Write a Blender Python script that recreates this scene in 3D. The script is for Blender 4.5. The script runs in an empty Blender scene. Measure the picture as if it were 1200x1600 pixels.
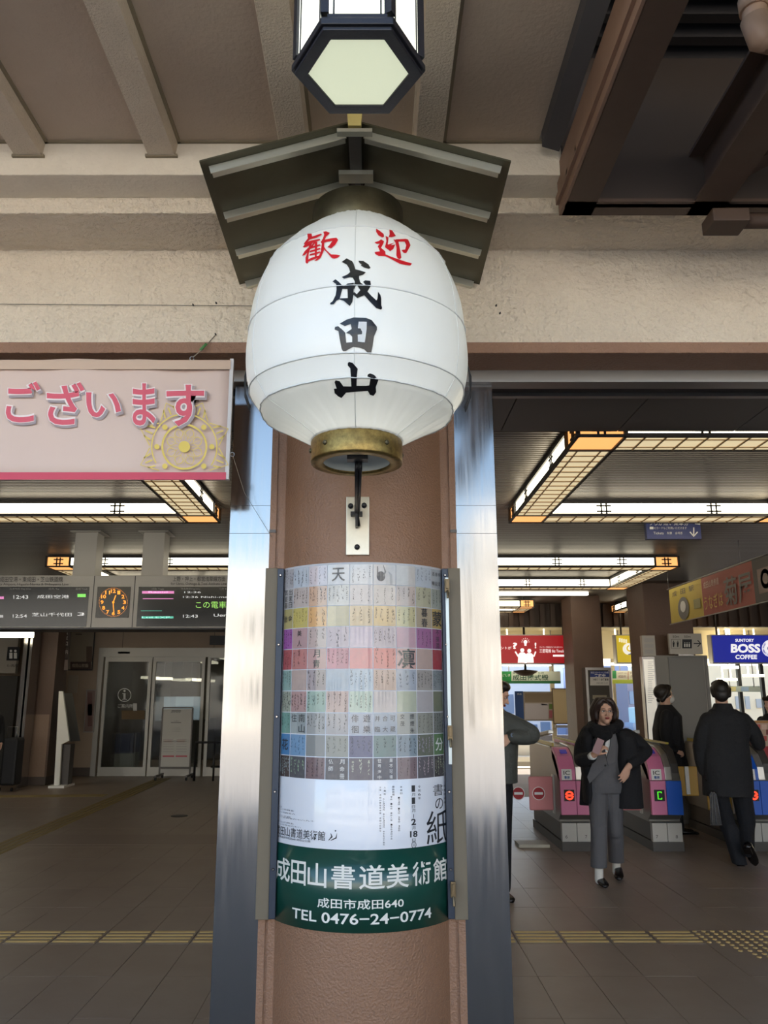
import bpy, bmesh, math, random
import numpy as np
from mathutils import Vector, Matrix
from mathutils.bvhtree import BVHTree
random.seed(7)
C = bpy.context.scene.collection
S = bpy.context.scene
PI = math.pi
def rad(a): return a*PI/180

# ---------------------------------------------------------------- camera
F = 1250.0; PITCH = rad(12.84); H = 1.55; CX = 585.0
cam_d = bpy.data.cameras.new('camera'); cam = bpy.data.objects.new('camera', cam_d); C.objects.link(cam)
cam.location = (0, 0, H); cam.rotation_euler = (PI/2+PITCH, 0, 0)
cam_d.sensor_fit = 'VERTICAL'; cam_d.sensor_height = 24; cam_d.lens = 24*F/1600
cam_d.shift_x = (600-CX)/1600; cam_d.clip_start = .05; cam_d.clip_end = 400
S.camera = cam
S.view_settings.view_transform = 'Standard'; S.view_settings.look = 'None'
S.view_settings.gamma = 1; S.view_settings.use_curve_mapping = False
S.view_settings.exposure = 1.12
S.cycles.use_denoising = True
S.cycles.max_bounces = 8

# ---------------------------------------------------------------- sky and sun
SUN_DIR = Vector((.62, .62, .52)).normalized()        # towards the sun
w = bpy.data.worlds.new('sky'); S.world = w; w.use_nodes = True
wn = w.node_tree; wn.nodes.clear()
sky = wn.nodes.new('ShaderNodeTexSky'); sky.sky_type = 'NISHITA'; sky.sun_disc = False
sky.sun_elevation = math.asin(SUN_DIR.z); sky.sun_rotation = math.atan2(SUN_DIR.x, SUN_DIR.y)
sky.air_density = 1.0; sky.dust_density = 1.0; sky.ozone_density = 1.0
bg = wn.nodes.new('ShaderNodeBackground'); bg.inputs[1].default_value = .26
wo = wn.nodes.new('ShaderNodeOutputWorld')
wn.links.new(sky.outputs[0], bg.inputs[0]); wn.links.new(bg.outputs[0], wo.inputs[0])
sd = bpy.data.lights.new('sun', 'SUN'); sd.energy = 6.5; sd.angle = rad(.6); sd.color = (1, .93, .82)
so = bpy.data.objects.new('sun', sd); C.objects.link(so)
so.rotation_euler = SUN_DIR.to_track_quat('Z', 'Y').to_euler(); so.location = (0, 0, 30)

# ---------------------------------------------------------------- helpers
def at(x, y, Y):
    """photo pixel + distance from the camera plane -> point in the place"""
    dx = (x-CX)/F; v = (800-y)/F
    dY = math.cos(PITCH)-v*math.sin(PITCH); dZ = math.sin(PITCH)+v*math.cos(PITCH)
    t = Y/dY
    return Vector((dx*t, Y, H+dZ*t))
def raydir(x, y):
    dx = (x-CX)/F; v = (800-y)/F
    return Vector((dx, math.cos(PITCH)-v*math.sin(PITCH), math.sin(PITCH)+v*math.cos(PITCH))).normalized()
def lin(h):
    if isinstance(h, str):
        c = [int(h[i:i+2], 16)/255 for i in (0, 2, 4)]
    else: c = h
    return tuple((v/12.92 if v <= .04045 else ((v+.055)/1.055)**2.4) for v in c)
_m = {}
def mat(name, col, rough=.6, metal=0, bump=None, var=None, emit=0, coat=0, coat_rough=.05, alpha=None, trans=0, spec=.5, vcol=False, brushed=None, ecol=None):
    """bump=(scale,strength,dist) var=(scale,amount,colour2)"""
    if name in _m: return _m[name]
    m = bpy.data.materials.new(name); m.use_nodes = True; _m[name] = m
    nt = m.node_tree; b = nt.nodes['Principled BSDF']; L = nt.links.new
    c = lin(col)+(1,)
    b.inputs['Base Color'].default_value = c; b.inputs['Roughness'].default_value = rough
    b.inputs['Metallic'].default_value = metal; b.inputs['Specular IOR Level'].default_value = spec
    b.inputs['Coat Weight'].default_value = coat; b.inputs['Coat Roughness'].default_value = coat_rough
    if trans: b.inputs['Transmission Weight'].default_value = trans
    if alpha is not None: b.inputs['Alpha'].default_value = alpha
    if emit:
        b.inputs['Emission Color'].default_value = (lin(ecol)+(1,)) if ecol else c
        b.inputs['Emission Strength'].default_value = emit
    geo = None
    def coords():
        nonlocal geo
        if geo is None: geo = nt.nodes.new('ShaderNodeNewGeometry')
        return geo.outputs['Position']
    src = None
    if vcol:
        a = nt.nodes.new('ShaderNodeVertexColor'); a.layer_name = 'Col'; src = a.outputs[0]
        L(src, b.inputs['Base Color'])
        if emit: L(src, b.inputs['Emission Color'])
    if var:
        n = nt.nodes.new('ShaderNodeTexNoise'); n.inputs['Scale'].default_value = var[0]; n.inputs['Detail'].default_value = 6
        n.inputs['Roughness'].default_value = .65
        L(coords(), n.inputs['Vector'])
        r = nt.nodes.new('ShaderNodeValToRGB'); r.color_ramp.elements[0].position = .35; r.color_ramp.elements[1].position = .7
        r.color_ramp.elements[0].color = (0, 0, 0, 1); r.color_ramp.elements[1].color = (var[1],)*3+(1,)
        L(n.outputs['Fac'], r.inputs[0])
        mx = nt.nodes.new('ShaderNodeMix'); mx.data_type = 'RGBA'
        L(r.outputs[0], mx.inputs[0]); mx.inputs[6].default_value = c; mx.inputs[7].default_value = lin(var[2])+(1,)
        if src: L(src, mx.inputs[6])
        L(mx.outputs[2], b.inputs['Base Color'])
    if bump:
        n = nt.nodes.new('ShaderNodeTexNoise'); n.inputs['Scale'].default_value = bump[0]; n.inputs['Detail'].default_value = 4
        L(coords(), n.inputs['Vector'])
        bp = nt.nodes.new('ShaderNodeBump'); bp.inputs['Strength'].default_value = bump[1]; bp.inputs['Distance'].default_value = bump[2]
        L(n.outputs['Fac'], bp.inputs['Height']); L(bp.outputs[0], b.inputs['Normal'])
    if brushed:
        mp = nt.nodes.new('ShaderNodeMapping'); mp.inputs['Scale'].default_value = brushed
        L(coords(), mp.inputs['Vector'])
        n = nt.nodes.new('ShaderNodeTexNoise'); n.inputs['Scale'].default_value = 1; n.inputs['Detail'].default_value = 5
        L(mp.outputs[0], n.inputs['Vector'])
        mr = nt.nodes.new('ShaderNodeMapRange'); mr.inputs['To Min'].default_value = max(rough-.1, .02); mr.inputs['To Max'].default_value = rough+.12
        L(n.outputs['Fac'], mr.inputs[0]); L(mr.outputs[0], b.inputs['Roughness'])
    return m

def tag(o, label=None, cat=None, group=None, kind=None):
    if label: o['label'] = label
    if cat: o['category'] = cat
    if group: o['group'] = group
    if kind: o['kind'] = kind
    return o
def thing(name, label, cat, loc, group=None):
    o = bpy.data.objects.new(name, None); C.objects.link(o); o.location = loc; o.empty_display_size = .1
    return tag(o, label, cat, group)
def origin(o):
    v = Vector((0, 0, 0))
    while o: v += o.location; o = o.parent
    return v
def copy_tree(o, parent=None):
    c = o.copy(); C.objects.link(c)
    if parent: c.parent = parent
    for ch in o.children: copy_tree(ch, c)
    return c

class MB:
    def __init__(s): s.v = []; s.f = []; s.mi = []; s.sm = []; s.col = []
    def add(s, vs, fs, mi=0, smooth=False, col=None):
        o = len(s.v); s.v += [tuple(v) for v in vs]
        for f in fs:
            s.f.append([i+o for i in f]); s.mi.append(mi); s.sm.append(smooth); s.col.append(col)
        return s
    def box(s, x0, x1, y0, y1, z0, z1, mi=0, col=None):
        x0, x1 = min(x0, x1), max(x0, x1); y0, y1 = min(y0, y1), max(y0, y1); z0, z1 = min(z0, z1), max(z0, z1)
        v = [(x0,y0,z0),(x1,y0,z0),(x1,y1,z0),(x0,y1,z0),(x0,y0,z1),(x1,y0,z1),(x1,y1,z1),(x0,y1,z1)]
        return s.add(v, [(0,3,2,1),(4,5,6,7),(0,1,5,4),(1,2,6,5),(2,3,7,6),(3,0,4,7)], mi, col=col)
    def obox(s, c, ax, ay, az, hx, hy, hz, mi=0):
        """oriented box"""
        c = Vector(c); ax, ay, az = Vector(ax).normalized()*hx, Vector(ay).normalized()*hy, Vector(az).normalized()*hz
        v = [c+ax*i+ay*j+az*k for k in (-1,1) for i, j in ((-1,-1),(1,-1),(1,1),(-1,1))]
        return s.add(v, [(0,3,2,1),(4,5,6,7),(0,1,5,4),(1,2,6,5),(2,3,7,6),(3,0,4,7)], mi)
    def prism(s, poly, axis, a, b, mi=0):
        """poly in the two other axes (x,y / y,z / x,z order) extruded from a to b"""
        n = len(poly)
        def P(p, t):
            return {'x': (t, p[0], p[1]), 'y': (p[0], t, p[1]), 'z': (p[0], p[1], t)}[axis]
        v = [P(p, a) for p in poly]+[P(p, b) for p in poly]
        f = [list(range(n))[::-1], list(range(n, 2*n))]+[(i, (i+1) % n, n+(i+1) % n, n+i) for i in range(n)]
        return s.add(v, f, mi)
    def tube(s, pts, r, n=10, mi=0, cap=True, smooth=True):
        pts = [Vector(p) for p in pts]; rs = r if isinstance(r, (list, tuple)) else [r]*len(pts)
        rings = []; prev = None
        for i, p in enumerate(pts):
            d = (pts[min(i+1, len(pts)-1)]-pts[max(i-1, 0)]).normalized()
            if prev is None:
                u = d.orthogonal().normalized()
            else:
                u = (prev-d*prev.dot(d)).normalized()
            prev = u; w_ = d.cross(u)
            rings.append([p+(u*math.cos(2*PI*k/n)+w_*math.sin(2*PI*k/n))*rs[i] for k in range(n)])
        v = [q for rg in rings for q in rg]
        f = [(i*n+k, i*n+(k+1) % n, (i+1)*n+(k+1) % n, (i+1)*n+k) for i in range(len(pts)-1) for k in range(n)]
        s.add(v, f, mi, smooth)
        if cap: s.add(rings[0], [list(range(n))[::-1]], mi); s.add(rings[-1], [list(range(n))], mi)
        return s
    def lathe(s, prof, c=(0,0), n=48, mi=0, a0=0, a1=2*PI, smooth=True, rf=None):
        full = abs(a1-a0-2*PI) < 1e-6; m = n if full else n+1
        v = []
        for (r, z) in prof:
            for k in range(m):
                a = a0+(a1-a0)*k/n; rr = rf(r, z, a) if rf else r
                v.append((c[0]+rr*math.sin(a), c[1]-rr*math.cos(a), z))
        f = []
        for i in range(len(prof)-1):
            for k in range(n):
                k2 = (k+1) % m
                f.append((i*m+k, i*m+k2, (i+1)*m+k2, (i+1)*m+k))
        return s.add(v, f, mi, smooth)
    def ellipsoid(s, c, r, nu=16, nv=10, mi=0, M=None):
        v = []; f = []
        for j in range(nv+1):
            t = PI*j/nv
            for i in range(nu):
                a = 2*PI*i/nu
                p = Vector((r[0]*math.sin(t)*math.cos(a), r[1]*math.sin(t)*math.sin(a), r[2]*math.cos(t)))
                if M: p = M @ p
                v.append(Vector(c)+p)
        for j in range(nv):
            for i in range(nu): f.append((j*nu+i, (j+1)*nu+i, (j+1)*nu+(i+1) % nu, j*nu+(i+1) % nu))
        return s.add(v, f, mi, True)
    def build(s, name, mats, parent=None, bevel=0, kind=None, label=None, cat=None, group=None, mod=None, weld=False):
        me = bpy.data.meshes.new(name)
        o_ = origin(parent)
        me.from_pydata([tuple(Vector(v)-o_) for v in s.v], [], s.f)
        if not isinstance(mats, (list, tuple)): mats = [mats]
        for m in mats: me.materials.append(m)
        me.polygons.foreach_set('material_index', s.mi); me.polygons.foreach_set('use_smooth', s.sm)
        if any(c is not None for c in s.col):
            ca = me.color_attributes.new('Col', 'FLOAT_COLOR', 'CORNER'); arr = []
            for p, c in zip(me.polygons, s.col): arr += list((c or (1,1,1))+(1,))*p.loop_total
            ca.data.foreach_set('color', arr)
        bm = bmesh.new(); bm.from_mesh(me)
        bmesh.ops.remove_doubles(bm, verts=bm.verts, dist=1e-5)
        if weld: bmesh.ops.recalc_face_normals(bm, faces=bm.faces)
        bm.to_mesh(me); bm.free()
        o = bpy.data.objects.new(name, me); C.objects.link(o)
        if parent: o.parent = parent
        if bevel:
            b = o.modifiers.new('bevel', 'BEVEL'); b.width = bevel; b.segments = 2; b.limit_method = 'ANGLE'; b.angle_limit = rad(40)
        tag(o, label, cat, group, kind)
        return o

# text -> triangles, cached per string
_tc = {}
def glyphs(txt, bold=0, vertical=False, spacing=1.0):
    key = (txt, bold, spacing)
    if key in _tc: return _tc[key]
    cu = bpy.data.curves.new('t', 'FONT'); cu.body = txt; cu.size = 1; cu.resolution_u = 3; cu.offset = bold; cu.fill_mode = 'FRONT'
    cu.space_character = spacing
    o = bpy.data.objects.new('t', cu); C.objects.link(o)
    dg = bpy.context.evaluated_depsgraph_get(); me = bpy.data.meshes.new_from_object(o.evaluated_get(dg))
    vs = [(v.co.x, v.co.y) for v in me.vertices]; fs = [tuple(p.vertices) for p in me.polygons]
    bpy.data.objects.remove(o); bpy.data.curves.remove(cu); bpy.data.meshes.remove(me)
    _tc[key] = (vs, fs); return vs, fs
def add_text(mb, txt, fn, x0, y0, x1, y1, mi=0, bold=0, cut=None, fit='stretch', align='c', col=None, spacing=1.0, shear=0):
    """fn(a,b) maps box coordinates (a right, b down) to a point; box x0..x1 (right), y0 (top)..y1 (bottom)"""
    vs, fs = glyphs(txt, bold, spacing=spacing)
    if not vs: return
    ax0 = min(v[0] for v in vs); ax1 = max(v[0] for v in vs); ay0 = min(v[1] for v in vs); ay1 = max(v[1] for v in vs)
    W, Hh = max(ax1-ax0, 1e-6), max(ay1-ay0, 1e-6)
    sx = (x1-x0)/W; sy = (y1-y0)/Hh; ox = x0
    if fit == 'h':
        k = abs(sy); sx = k*(1 if x1 > x0 else -1)
        if align == 'c': ox = (x0+x1)/2-sx*W/2
        elif align == 'r': ox = x1-sx*W
    pts = [(ox+(v[0]-ax0)*sx+shear*(v[1]-ay0), y1-(v[1]-ay0)*sy) for v in vs]
    if cut:
        bm = bmesh.new(); bv = [bm.verts.new((p[0], p[1], 0)) for p in pts]
        for f in fs:
            try: bm.faces.new([bv[i] for i in f])
            except ValueError: pass
        for axis, step in ((0, cut[0]), (1, cut[1])):
            if not step: continue
            lo = min(p[axis] for p in pts); hi = max(p[axis] for p in pts); t = math.ceil(lo/step)*step
            while t < hi:
                co = (t, 0, 0) if axis == 0 else (0, t, 0); no = (1, 0, 0) if axis == 0 else (0, 1, 0)
                bmesh.ops.bisect_plane(bm, geom=bm.verts[:]+bm.edges[:]+bm.faces[:], plane_co=co, plane_no=no); t += step
        bm.verts.index_update()
        pts = [(v.co.x, v.co.y) for v in bm.verts]; fs = [tuple(v.index for v in f.verts) for f in bm.faces]; bm.free()
    mb.add([fn(a, b) for a, b in pts], fs, mi, col=col)
def vtext(mb, txt, fn, xc, y0, size, mi=0, bold=0, step=None, cut=None, col=None):
    step = step or size*1.12
    for i, ch in enumerate(txt):
        if ch == ' ': continue
        k = .82 if ch in '0123456789' else 1
        add_text(mb, ch, fn, xc-size/2*k, y0+i*step, xc+size/2*k, y0+i*step+size, mi, bold, cut, col=col)
def poly(mb, pts, fn, mi=0, cut=None, col=None):
    """filled outline in box coordinates mapped by fn"""
    bm = bmesh.new(); bm.faces.new([bm.verts.new((p[0], p[1], 0)) for p in pts]); bm.normal_update()
    bmesh.ops.triangulate(bm, faces=bm.faces[:], ngon_method='EAR_CLIP')
    if cut:
        for axis in (0, 1):
            lo = min(p[axis] for p in pts); hi = max(p[axis] for p in pts); t = math.ceil(lo/cut)*cut
            while t < hi:
                co = (t, 0, 0) if axis == 0 else (0, t, 0); no = (1, 0, 0) if axis == 0 else (0, 1, 0)
                bmesh.ops.bisect_plane(bm, geom=bm.verts[:]+bm.edges[:]+bm.faces[:], plane_co=co, plane_no=no); t += cut
    bm.verts.index_update()
    mb.add([fn(v.co.x, v.co.y) for v in bm.verts], [tuple(v.index for v in f.verts) for f in bm.faces], mi, col=col); bm.free()
def stroke(mb, pts, wd, fn, mi=0, col=None):
    """polyline ribbon; wd width or list"""
    n = len(pts); ws = wd if isinstance(wd, (list, tuple)) else [wd]*n
    Lp = []; Rp = []
    for i in range(n):
        a = pts[max(i-1, 0)]; b = pts[min(i+1, n-1)]; dx, dy = b[0]-a[0], b[1]-a[1]; l = math.hypot(dx, dy) or 1
        nx, ny = -dy/l*ws[i]/2, dx/l*ws[i]/2
        Lp.append((pts[i][0]+nx, pts[i][1]+ny)); Rp.append((pts[i][0]-nx, pts[i][1]-ny))
    v = [fn(*p) for p in Lp]+[fn(*p) for p in Rp]
    mb.add(v, [(i, i+1, n+i+1, n+i) for i in range(n-1)], mi, col=col)
def disc(mb, cx, cy, r0, r1, fn, n=28, mi=0, a0=0, a1=2*PI, ky=1, col=None):
    v = []; f = []
    for i in range(n+1):
        a = a0+(a1-a0)*i/n
        v += [fn(cx+r0*math.cos(a), cy+ky*r0*math.sin(a)), fn(cx+r1*math.cos(a), cy+ky*r1*math.sin(a))]
        if i < n: f.append((2*i, 2*i+1, 2*i+3, 2*i+2))
    mb.add(v, f, mi, col=col)
def rect(mb, x0, y0, x1, y1, fn, mi=0, col=None):
    mb.add([fn(x0, y0), fn(x1, y0), fn(x1, y1), fn(x0, y1)], [(0, 1, 2, 3)], mi, col=col)
def plane_fn(Y, off=.003): return lambda a, b: at(a, b, Y)+Vector((0, -off, 0))
def pxbox(mb, x0, y0, x1, y1, Y, d, mi=0):
    """box whose front face, at distance Y, covers the given photo rectangle (x taken at its middle height)"""
    a = at(x0, (y0+y1)/2, Y); b = at(x1, (y0+y1)/2, Y); t = at(x0, y0, Y).z; u = at(x0, y1, Y).z
    mb.box(a.x, b.x, Y, Y+d, u, t, mi); return a.x, b.x, u, t
# ---------------------------------------------------------------- materials of the setting
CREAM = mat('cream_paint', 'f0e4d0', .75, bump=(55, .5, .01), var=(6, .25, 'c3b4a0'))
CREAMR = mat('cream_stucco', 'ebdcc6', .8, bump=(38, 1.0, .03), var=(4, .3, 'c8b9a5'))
SLAB = mat('ceiling_paint', 'c6b39f', .8, bump=(70, .4, .006), var=(3, .4, 'b4a08b'))
JOIST = mat('joist_paint', 'd8c8b2', .8, bump=(120, .9, .006), var=(5, .4, 'c2b09a'))
BROWN = mat('brown_stucco', '9a765e', .6, bump=(75, .8, .012), var=(5, .4, '876656'))
COLB = mat('brown_gloss_paint', '8c684f', .36, bump=(125, .7, .006), var=(4, .35, '99755c'))
DARKB = mat('dark_brown_paint', '4a403a', .6)
DKMET = mat('dark_metal', '5b5652', .45, .6)
STEEL = mat('brushed_steel', '9c9a98', .11, 1, brushed=(60, 60, 3))
RAILM = mat('aluminium_rail', '9a9794', .35, .9)
RIB = mat('ceiling_rib_metal', '6e675e', .38, .5)
SMOOTHC = mat('interior_ceiling_paint', '7d746a', .6)
TILEM = mat('floor_tile', '8f8072', .42, var=(2.2, .5, '7c6a5c'), bump=(90, .15, .002))
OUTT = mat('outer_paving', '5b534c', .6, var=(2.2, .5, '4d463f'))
GROUT = mat('floor_joint', '3a3430', .9)
TACT = mat('tactile_yellow', 'd0b478', .55, var=(8, .5, 'b59a62'))
TACTD = mat('tactile_worn', '8c7844', .6, var=(4, .5, '78663a'))
BLACKM = mat('black_metal', '16161a', .45)
WHITE = mat('white_paint', 'e9e8e4', .5)
def struct(name, mb, m, **k): return mb.build(name, m, kind='structure', **k)

# floor slab, ground outside
b = MB(); b.box(-10, 10, -4.5, 13.2, -.2, -.012); FLOOR = struct('floor', b, GROUT)
b = MB(); b.box(-60, 60, -70, -4.5, -.25, -.03); struct('ground', b, mat('plaza_paving', 'd2ccc2', .8, var=(.3, .5, 'b8b1a7')))
# tiles: single pieces near, joined beyond
TW, TL = .30, .60
me_t = None
def visible(x, y):
    Zc = .975*y-.222*H*1
    px = CX+F*x/(y*math.cos(PITCH)-H*math.sin(PITCH))
    return -60 < px < 1260
far = MB(); outm = MB(); ntile = 0
tb = MB(); tb.box(-TW/2+.0015, TW/2-.0015, -TL/2+.0015, TL/2-.0015, -.03, 0)
proto = None
TACT_Y = (5.58, 5.88)
j = 0; y = -1.62+.0
ROWS = []
yy = 5.58
while yy > -4.4: yy -= TL; ROWS.append((yy, yy+TL))
ROWS = ROWS[::-1]
yy = 5.88
while yy < 12.9: ROWS.append((yy, yy+TL)); yy += TL
for (a0, a1) in ROWS:
    yc = (a0+a1)/2
    for i in range(-33, 33):
        xc = (i+.5)*TW+.02
        if abs(xc) > 9.8: continue
        hid = False
        px = CX+F*xc/(max(yc, .5)*math.cos(PITCH)-H*math.sin(PITCH)) if yc > 1 else 0
        near = 4.3 < yc < 8.2 and visible(xc, yc) and not (400 < px < 725)
        if near and ntile < 298:
            if proto is None:
                proto = tb.build('tile', TILEM, FLOOR, bevel=0); o = proto
            else:
                o = proto.copy(); C.objects.link(o)
            o.location = (xc, yc, random.uniform(-.0008, .0008)); ntile += 1
        else:
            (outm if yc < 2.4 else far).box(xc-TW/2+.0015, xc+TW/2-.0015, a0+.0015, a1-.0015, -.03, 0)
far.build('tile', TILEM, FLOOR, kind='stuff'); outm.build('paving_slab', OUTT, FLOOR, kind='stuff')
# tactile strip of bar tiles across the hall
tb = MB(); tb.box(-.147, .147, -.147, .147, -.03, .001)
for k in range(4):
    yk = -.105+k*.07
    tb.prism([(yk-.018, .001), (yk-.010, .006), (yk+.010, .006), (yk+.018, .001)], 'x', -.135, .135, 1)
p0 = None
for i in range(-15, 20):
    xc = (i+.5)*.3+.02
    if not visible(xc, 5.73): continue
    if i > 6: continue
    if p0 is None: o = p0 = tb.build('tactile_bar_tile', [TILEM, TACT], FLOOR)
    else: o = p0.copy(); C.objects.link(o)
    o.location = (xc, 5.73, 0)
fill = MB()
for i in list(range(-33, -15)) + list(range(7, 33)): fill.box(i*.3+.0215, (i+1)*.3+.0185, 5.582, 5.878, -.03, 0)
fill.build('tile', TILEM, FLOOR, kind='stuff')
# worn guiding strips further in
def strip(x0, y0, x1, y1, w_):
    m = MB(); d = Vector((x1-x0, y1-y0, 0)); n = Vector((-d.y, d.x, 0)).normalized()*w_/2; L_ = d.length; d.normalize()
    k = 0; s_ = 0
    while s_ < L_:
        e_ = min(s_+.29, L_)
        for q in (-.75, -.25, .25, .75):
            c0 = Vector((x0, y0, 0))+n*q
            m.obox(c0+d*(s_+e_)/2+Vector((0, 0, .0025)), d, n, (0, 0, 1), (e_-s_)/2, w_*.085, .0025)
        s_ += .3
    return m
g1 = at(0, 1320, 0.0001)
def fl(x, y):
    v = (800-y)/F; e = math.atan(v)+PITCH; Y = H/math.tan(-e); p = at(x, y, Y); return p.x, p.y
a_ = fl(-60, 1352); b_ = fl(256, 1216)
strip(*a_, *b_, .3).build('tactile_strip', TACTD, FLOOR, kind='stuff')
a_ = fl(-60, 1245); b_ = fl(165, 1243)
strip(*a_, *b_, .3).build('tactile_strip', TACTD, FLOOR, kind='stuff')
# warning block patch at the right
m = MB()
for i in range(30):
    for j_ in range(12):
        px_, py_ = 2.145+i*.06, 5.85-j_*.06
        if py_ > 5.60-(px_-2.15)*1.9: m.lathe([(.016, .0), (.014, .006), (0, .006)], (px_, py_), 6)
m.build('tactile_dots', TACT, FLOOR, kind='stuff')
m = MB(); m.box(1.50, 1.82, 8.86, 9.12, 0, .03); m.build('threshold_block', mat('pale_block', 'b5ad9c', .6), FLOOR)
m = MB(); m.box(-8, .4, 9.05, 9.65, 0, .0015); m.build('floor_band', mat('paler_tile', '86776a', .45), FLOOR)
m = MB(); c_ = fl(280, 1275); m.lathe([(.11, .0), (.11, .004), (.09, .006), (0, .006)], c_, 24)
m.build('drain_cover', BLACKM, FLOOR)

# outer canopy: slab, joists and stepped cornice
CANE = 1.1      # outer edge of the canopy
b = MB(); b.box(-9, .60, CANE, 2.9, 3.52, 3.70); CEIL = struct('ceiling_canopy', b, SLAB)
b = MB(); b.box(.60, 9, -.6, 2.9, 3.90, 4.0)
for k in range(34): b.prism([(-.6+k*.1, 3.90), (-.57+k*.1, 3.86), (-.53+k*.1, 3.86), (-.50+k*.1, 3.90)], 'x', .60, 9)
struct('ceiling_deck', b, mat('deck_metal', '2e2723', .7))
proto = None
for i in range(-14, 4):
    x0 = -1.315+(i+2)*.4845-.0
    b = MB(); x0 = -.345+i*.4845+.0
    if x0 > .62: continue
    w1 = .112 if x0 < .5 else .06
    if proto is None or w1 != .112:
        b.prism([(x0, 3.52), (x0+.008, 3.458), (x0+w1-.008, 3.458), (x0+w1, 3.52)], 'y', CANE, 2.552)
        q_ = MB(); q_.box(x0-.004, x0+.002, CANE, 2.552, 3.511, 3.521); bead0 = q_.build('bead', CREAM, CEIL)
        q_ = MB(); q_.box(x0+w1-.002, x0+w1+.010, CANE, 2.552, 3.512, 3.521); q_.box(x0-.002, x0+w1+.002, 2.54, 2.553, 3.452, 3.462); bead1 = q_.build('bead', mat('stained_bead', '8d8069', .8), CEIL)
        if proto is None: proto = b.build('joist', JOIST, CEIL); px0 = x0
        else: b.build('joist', JOIST, CEIL)
    else:
        for pr in (proto, bead0, bead1): o = pr.copy(); C.objects.link(o); o.location.x += x0-px0
b = MB(); b.box(.68, 9, 2.53, 2.551, 3.25, 3.9); struct('trim_8', b, mat('liner_dark', '40342c', .7))
# thin shadow bead and plaster ledge at joist ends
b = MB()
prof = [(2.687, 3.384), (2.687, 3.317), (2.95, 3.317), (2.95, 2.913), (3.2, 2.913), (3.2, 3.384)]
b.prism([(2.552, 3.384), (3.2, 3.384), (3.2, 3.9), (2.552, 3.9)], 'x', -9, 9); struct('trim_9', b, CREAM, bevel=.003); b = MB()  # smooth ledge; its cream is lightened to stand in for stronger light
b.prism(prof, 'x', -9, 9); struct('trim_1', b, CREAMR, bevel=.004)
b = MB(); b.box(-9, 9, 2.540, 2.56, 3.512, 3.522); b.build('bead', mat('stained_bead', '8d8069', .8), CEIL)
b = MB(); b.prism([(2.945, 2.913), (2.945, 2.867), (3.14, 2.867), (3.14, 2.913)], 'x', -9, 9); struct('trim_2', b, [BROWN], bevel=.003)
b = MB(); b.box(-9, 9, 3.12, 3.2, 2.815, 2.90); b.prism([(3.11, 2.90), (3.11, 2.893), (3.2, 2.893), (3.2, 2.90)], 'x', -9, 9)
struct('trim_3', b, RAILM, bevel=.004)
b = MB(); b.box(-9, 9, 3.2, 3.42, 2.862, 3.2); struct('trim_4', b, DARKB)
b = MB(); b.box(-9, 9, 3.36, 3.39, 2.845, 2.87); struct('trim_5', b, RAILM)
# soffit boards between shutter and hall ceiling
b = MB(); b.box(-9, 9, 3.40, 3.93, 2.90, 3.3); SOF = struct('ceiling_soffit', b, DARKB)
SOFM = mat('soffit_board', '5e5751', .5)
p0 = None
for i in range(-9, 9):
    if p0 is None:
        q = MB(); q.box(-.298, .298, -.255, .255, -.02, 0); o = p0 = q.build('panel', SOFM, SOF, bevel=.002)
    else: o = p0.copy(); C.objects.link(o)
    o.location = (i*.6+.35, 3.665, 2.888)
# storey above the canopy
b = MB(); b.box(-16, 16, 2.9, 13.2, 4.0, 7.5); struct('wall_upper', b, CREAM)
# hall ceiling
b = MB(); b.box(-10, 10, 3.9, 13.2, 3.0, 3.2); HC = struct('ceiling', b, SMOOTHC)
b = MB(); y = 3.93
while y < 10.25:
    b.prism([(y, 2.999), (y+.006, 2.981), (y+.022, 2.981), (y+.028, 2.999)], 'x', -4.6, 4.2); y += .042
b.build('ceiling_rib', RIB, HC, kind='stuff')
# hall side walls and back walls
WALLB = mat('beige_wall', '9c8a78', .7, var=(2, .3, '8a7968'))
b = MB(); b.box(-10.2, -10, -3.2, 20, -.2, 3.9); struct('wall_left', b, WALLB)
b = MB(); b.box(10, 10.2, -3.2, 13.2, -.2, 3.9); struct('wall_right', b, WALLB)

# ---------------------------------------------------------------- brown pillar
XC, YC, RC = -.045, 3.30, .365
t = thing('pillar', 'brown textured concrete pillar with a rounded front carrying the calligraphy poster', 'pillar', (XC, YC, 0))
b = MB(); b.prism([(XC-.37, 3.107), (XC-.345, 3.107), (XC-.345, 3.115), (XC-.335, 3.115), (XC-.335, 3.107), (XC+.335, 3.107), (XC+.335, 3.115), (XC+.345, 3.115), (XC+.345, 3.107), (XC+.37, 3.107), (XC+.37, 3.7), (XC-.37, 3.7)], 'z', 0, 2.90); b.build('pilaster', COLB, t)
b = MB(); b.lathe([(RC, 0), (RC, 2.93)], (XC, YC), 64, a0=-rad(62), a1=rad(62)); b.build('shaft', COLB, t)
b = MB()
for sx in (-1, 1): b = MB(); b.box(XC+sx*.371, XC+sx*.345, 3.103, 3.12, 2.174, 2.186); b.build('joint_strip', DKMET, t)
# steel cladding each side of the pillar
for sx, lab in ((-1, 'brushed stainless steel cladding panel left of the brown pillar'), (1, 'brushed stainless steel cladding panel right of the brown pillar')):
    t = thing('steel_cladding', lab, 'panel', (XC+sx*.46, 3.2, 0))
    xa, xb = sorted((XC+sx*.372, XC+sx*.537))
    for z0, z1 in ((0, 2.18), (2.18, 2.295), (2.295, 2.815)):
        b = MB(); b.box(xa, xb, 3.15, 3.7, z0, z1); b.build('sheet', STEEL, t, bevel=.0009)

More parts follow.
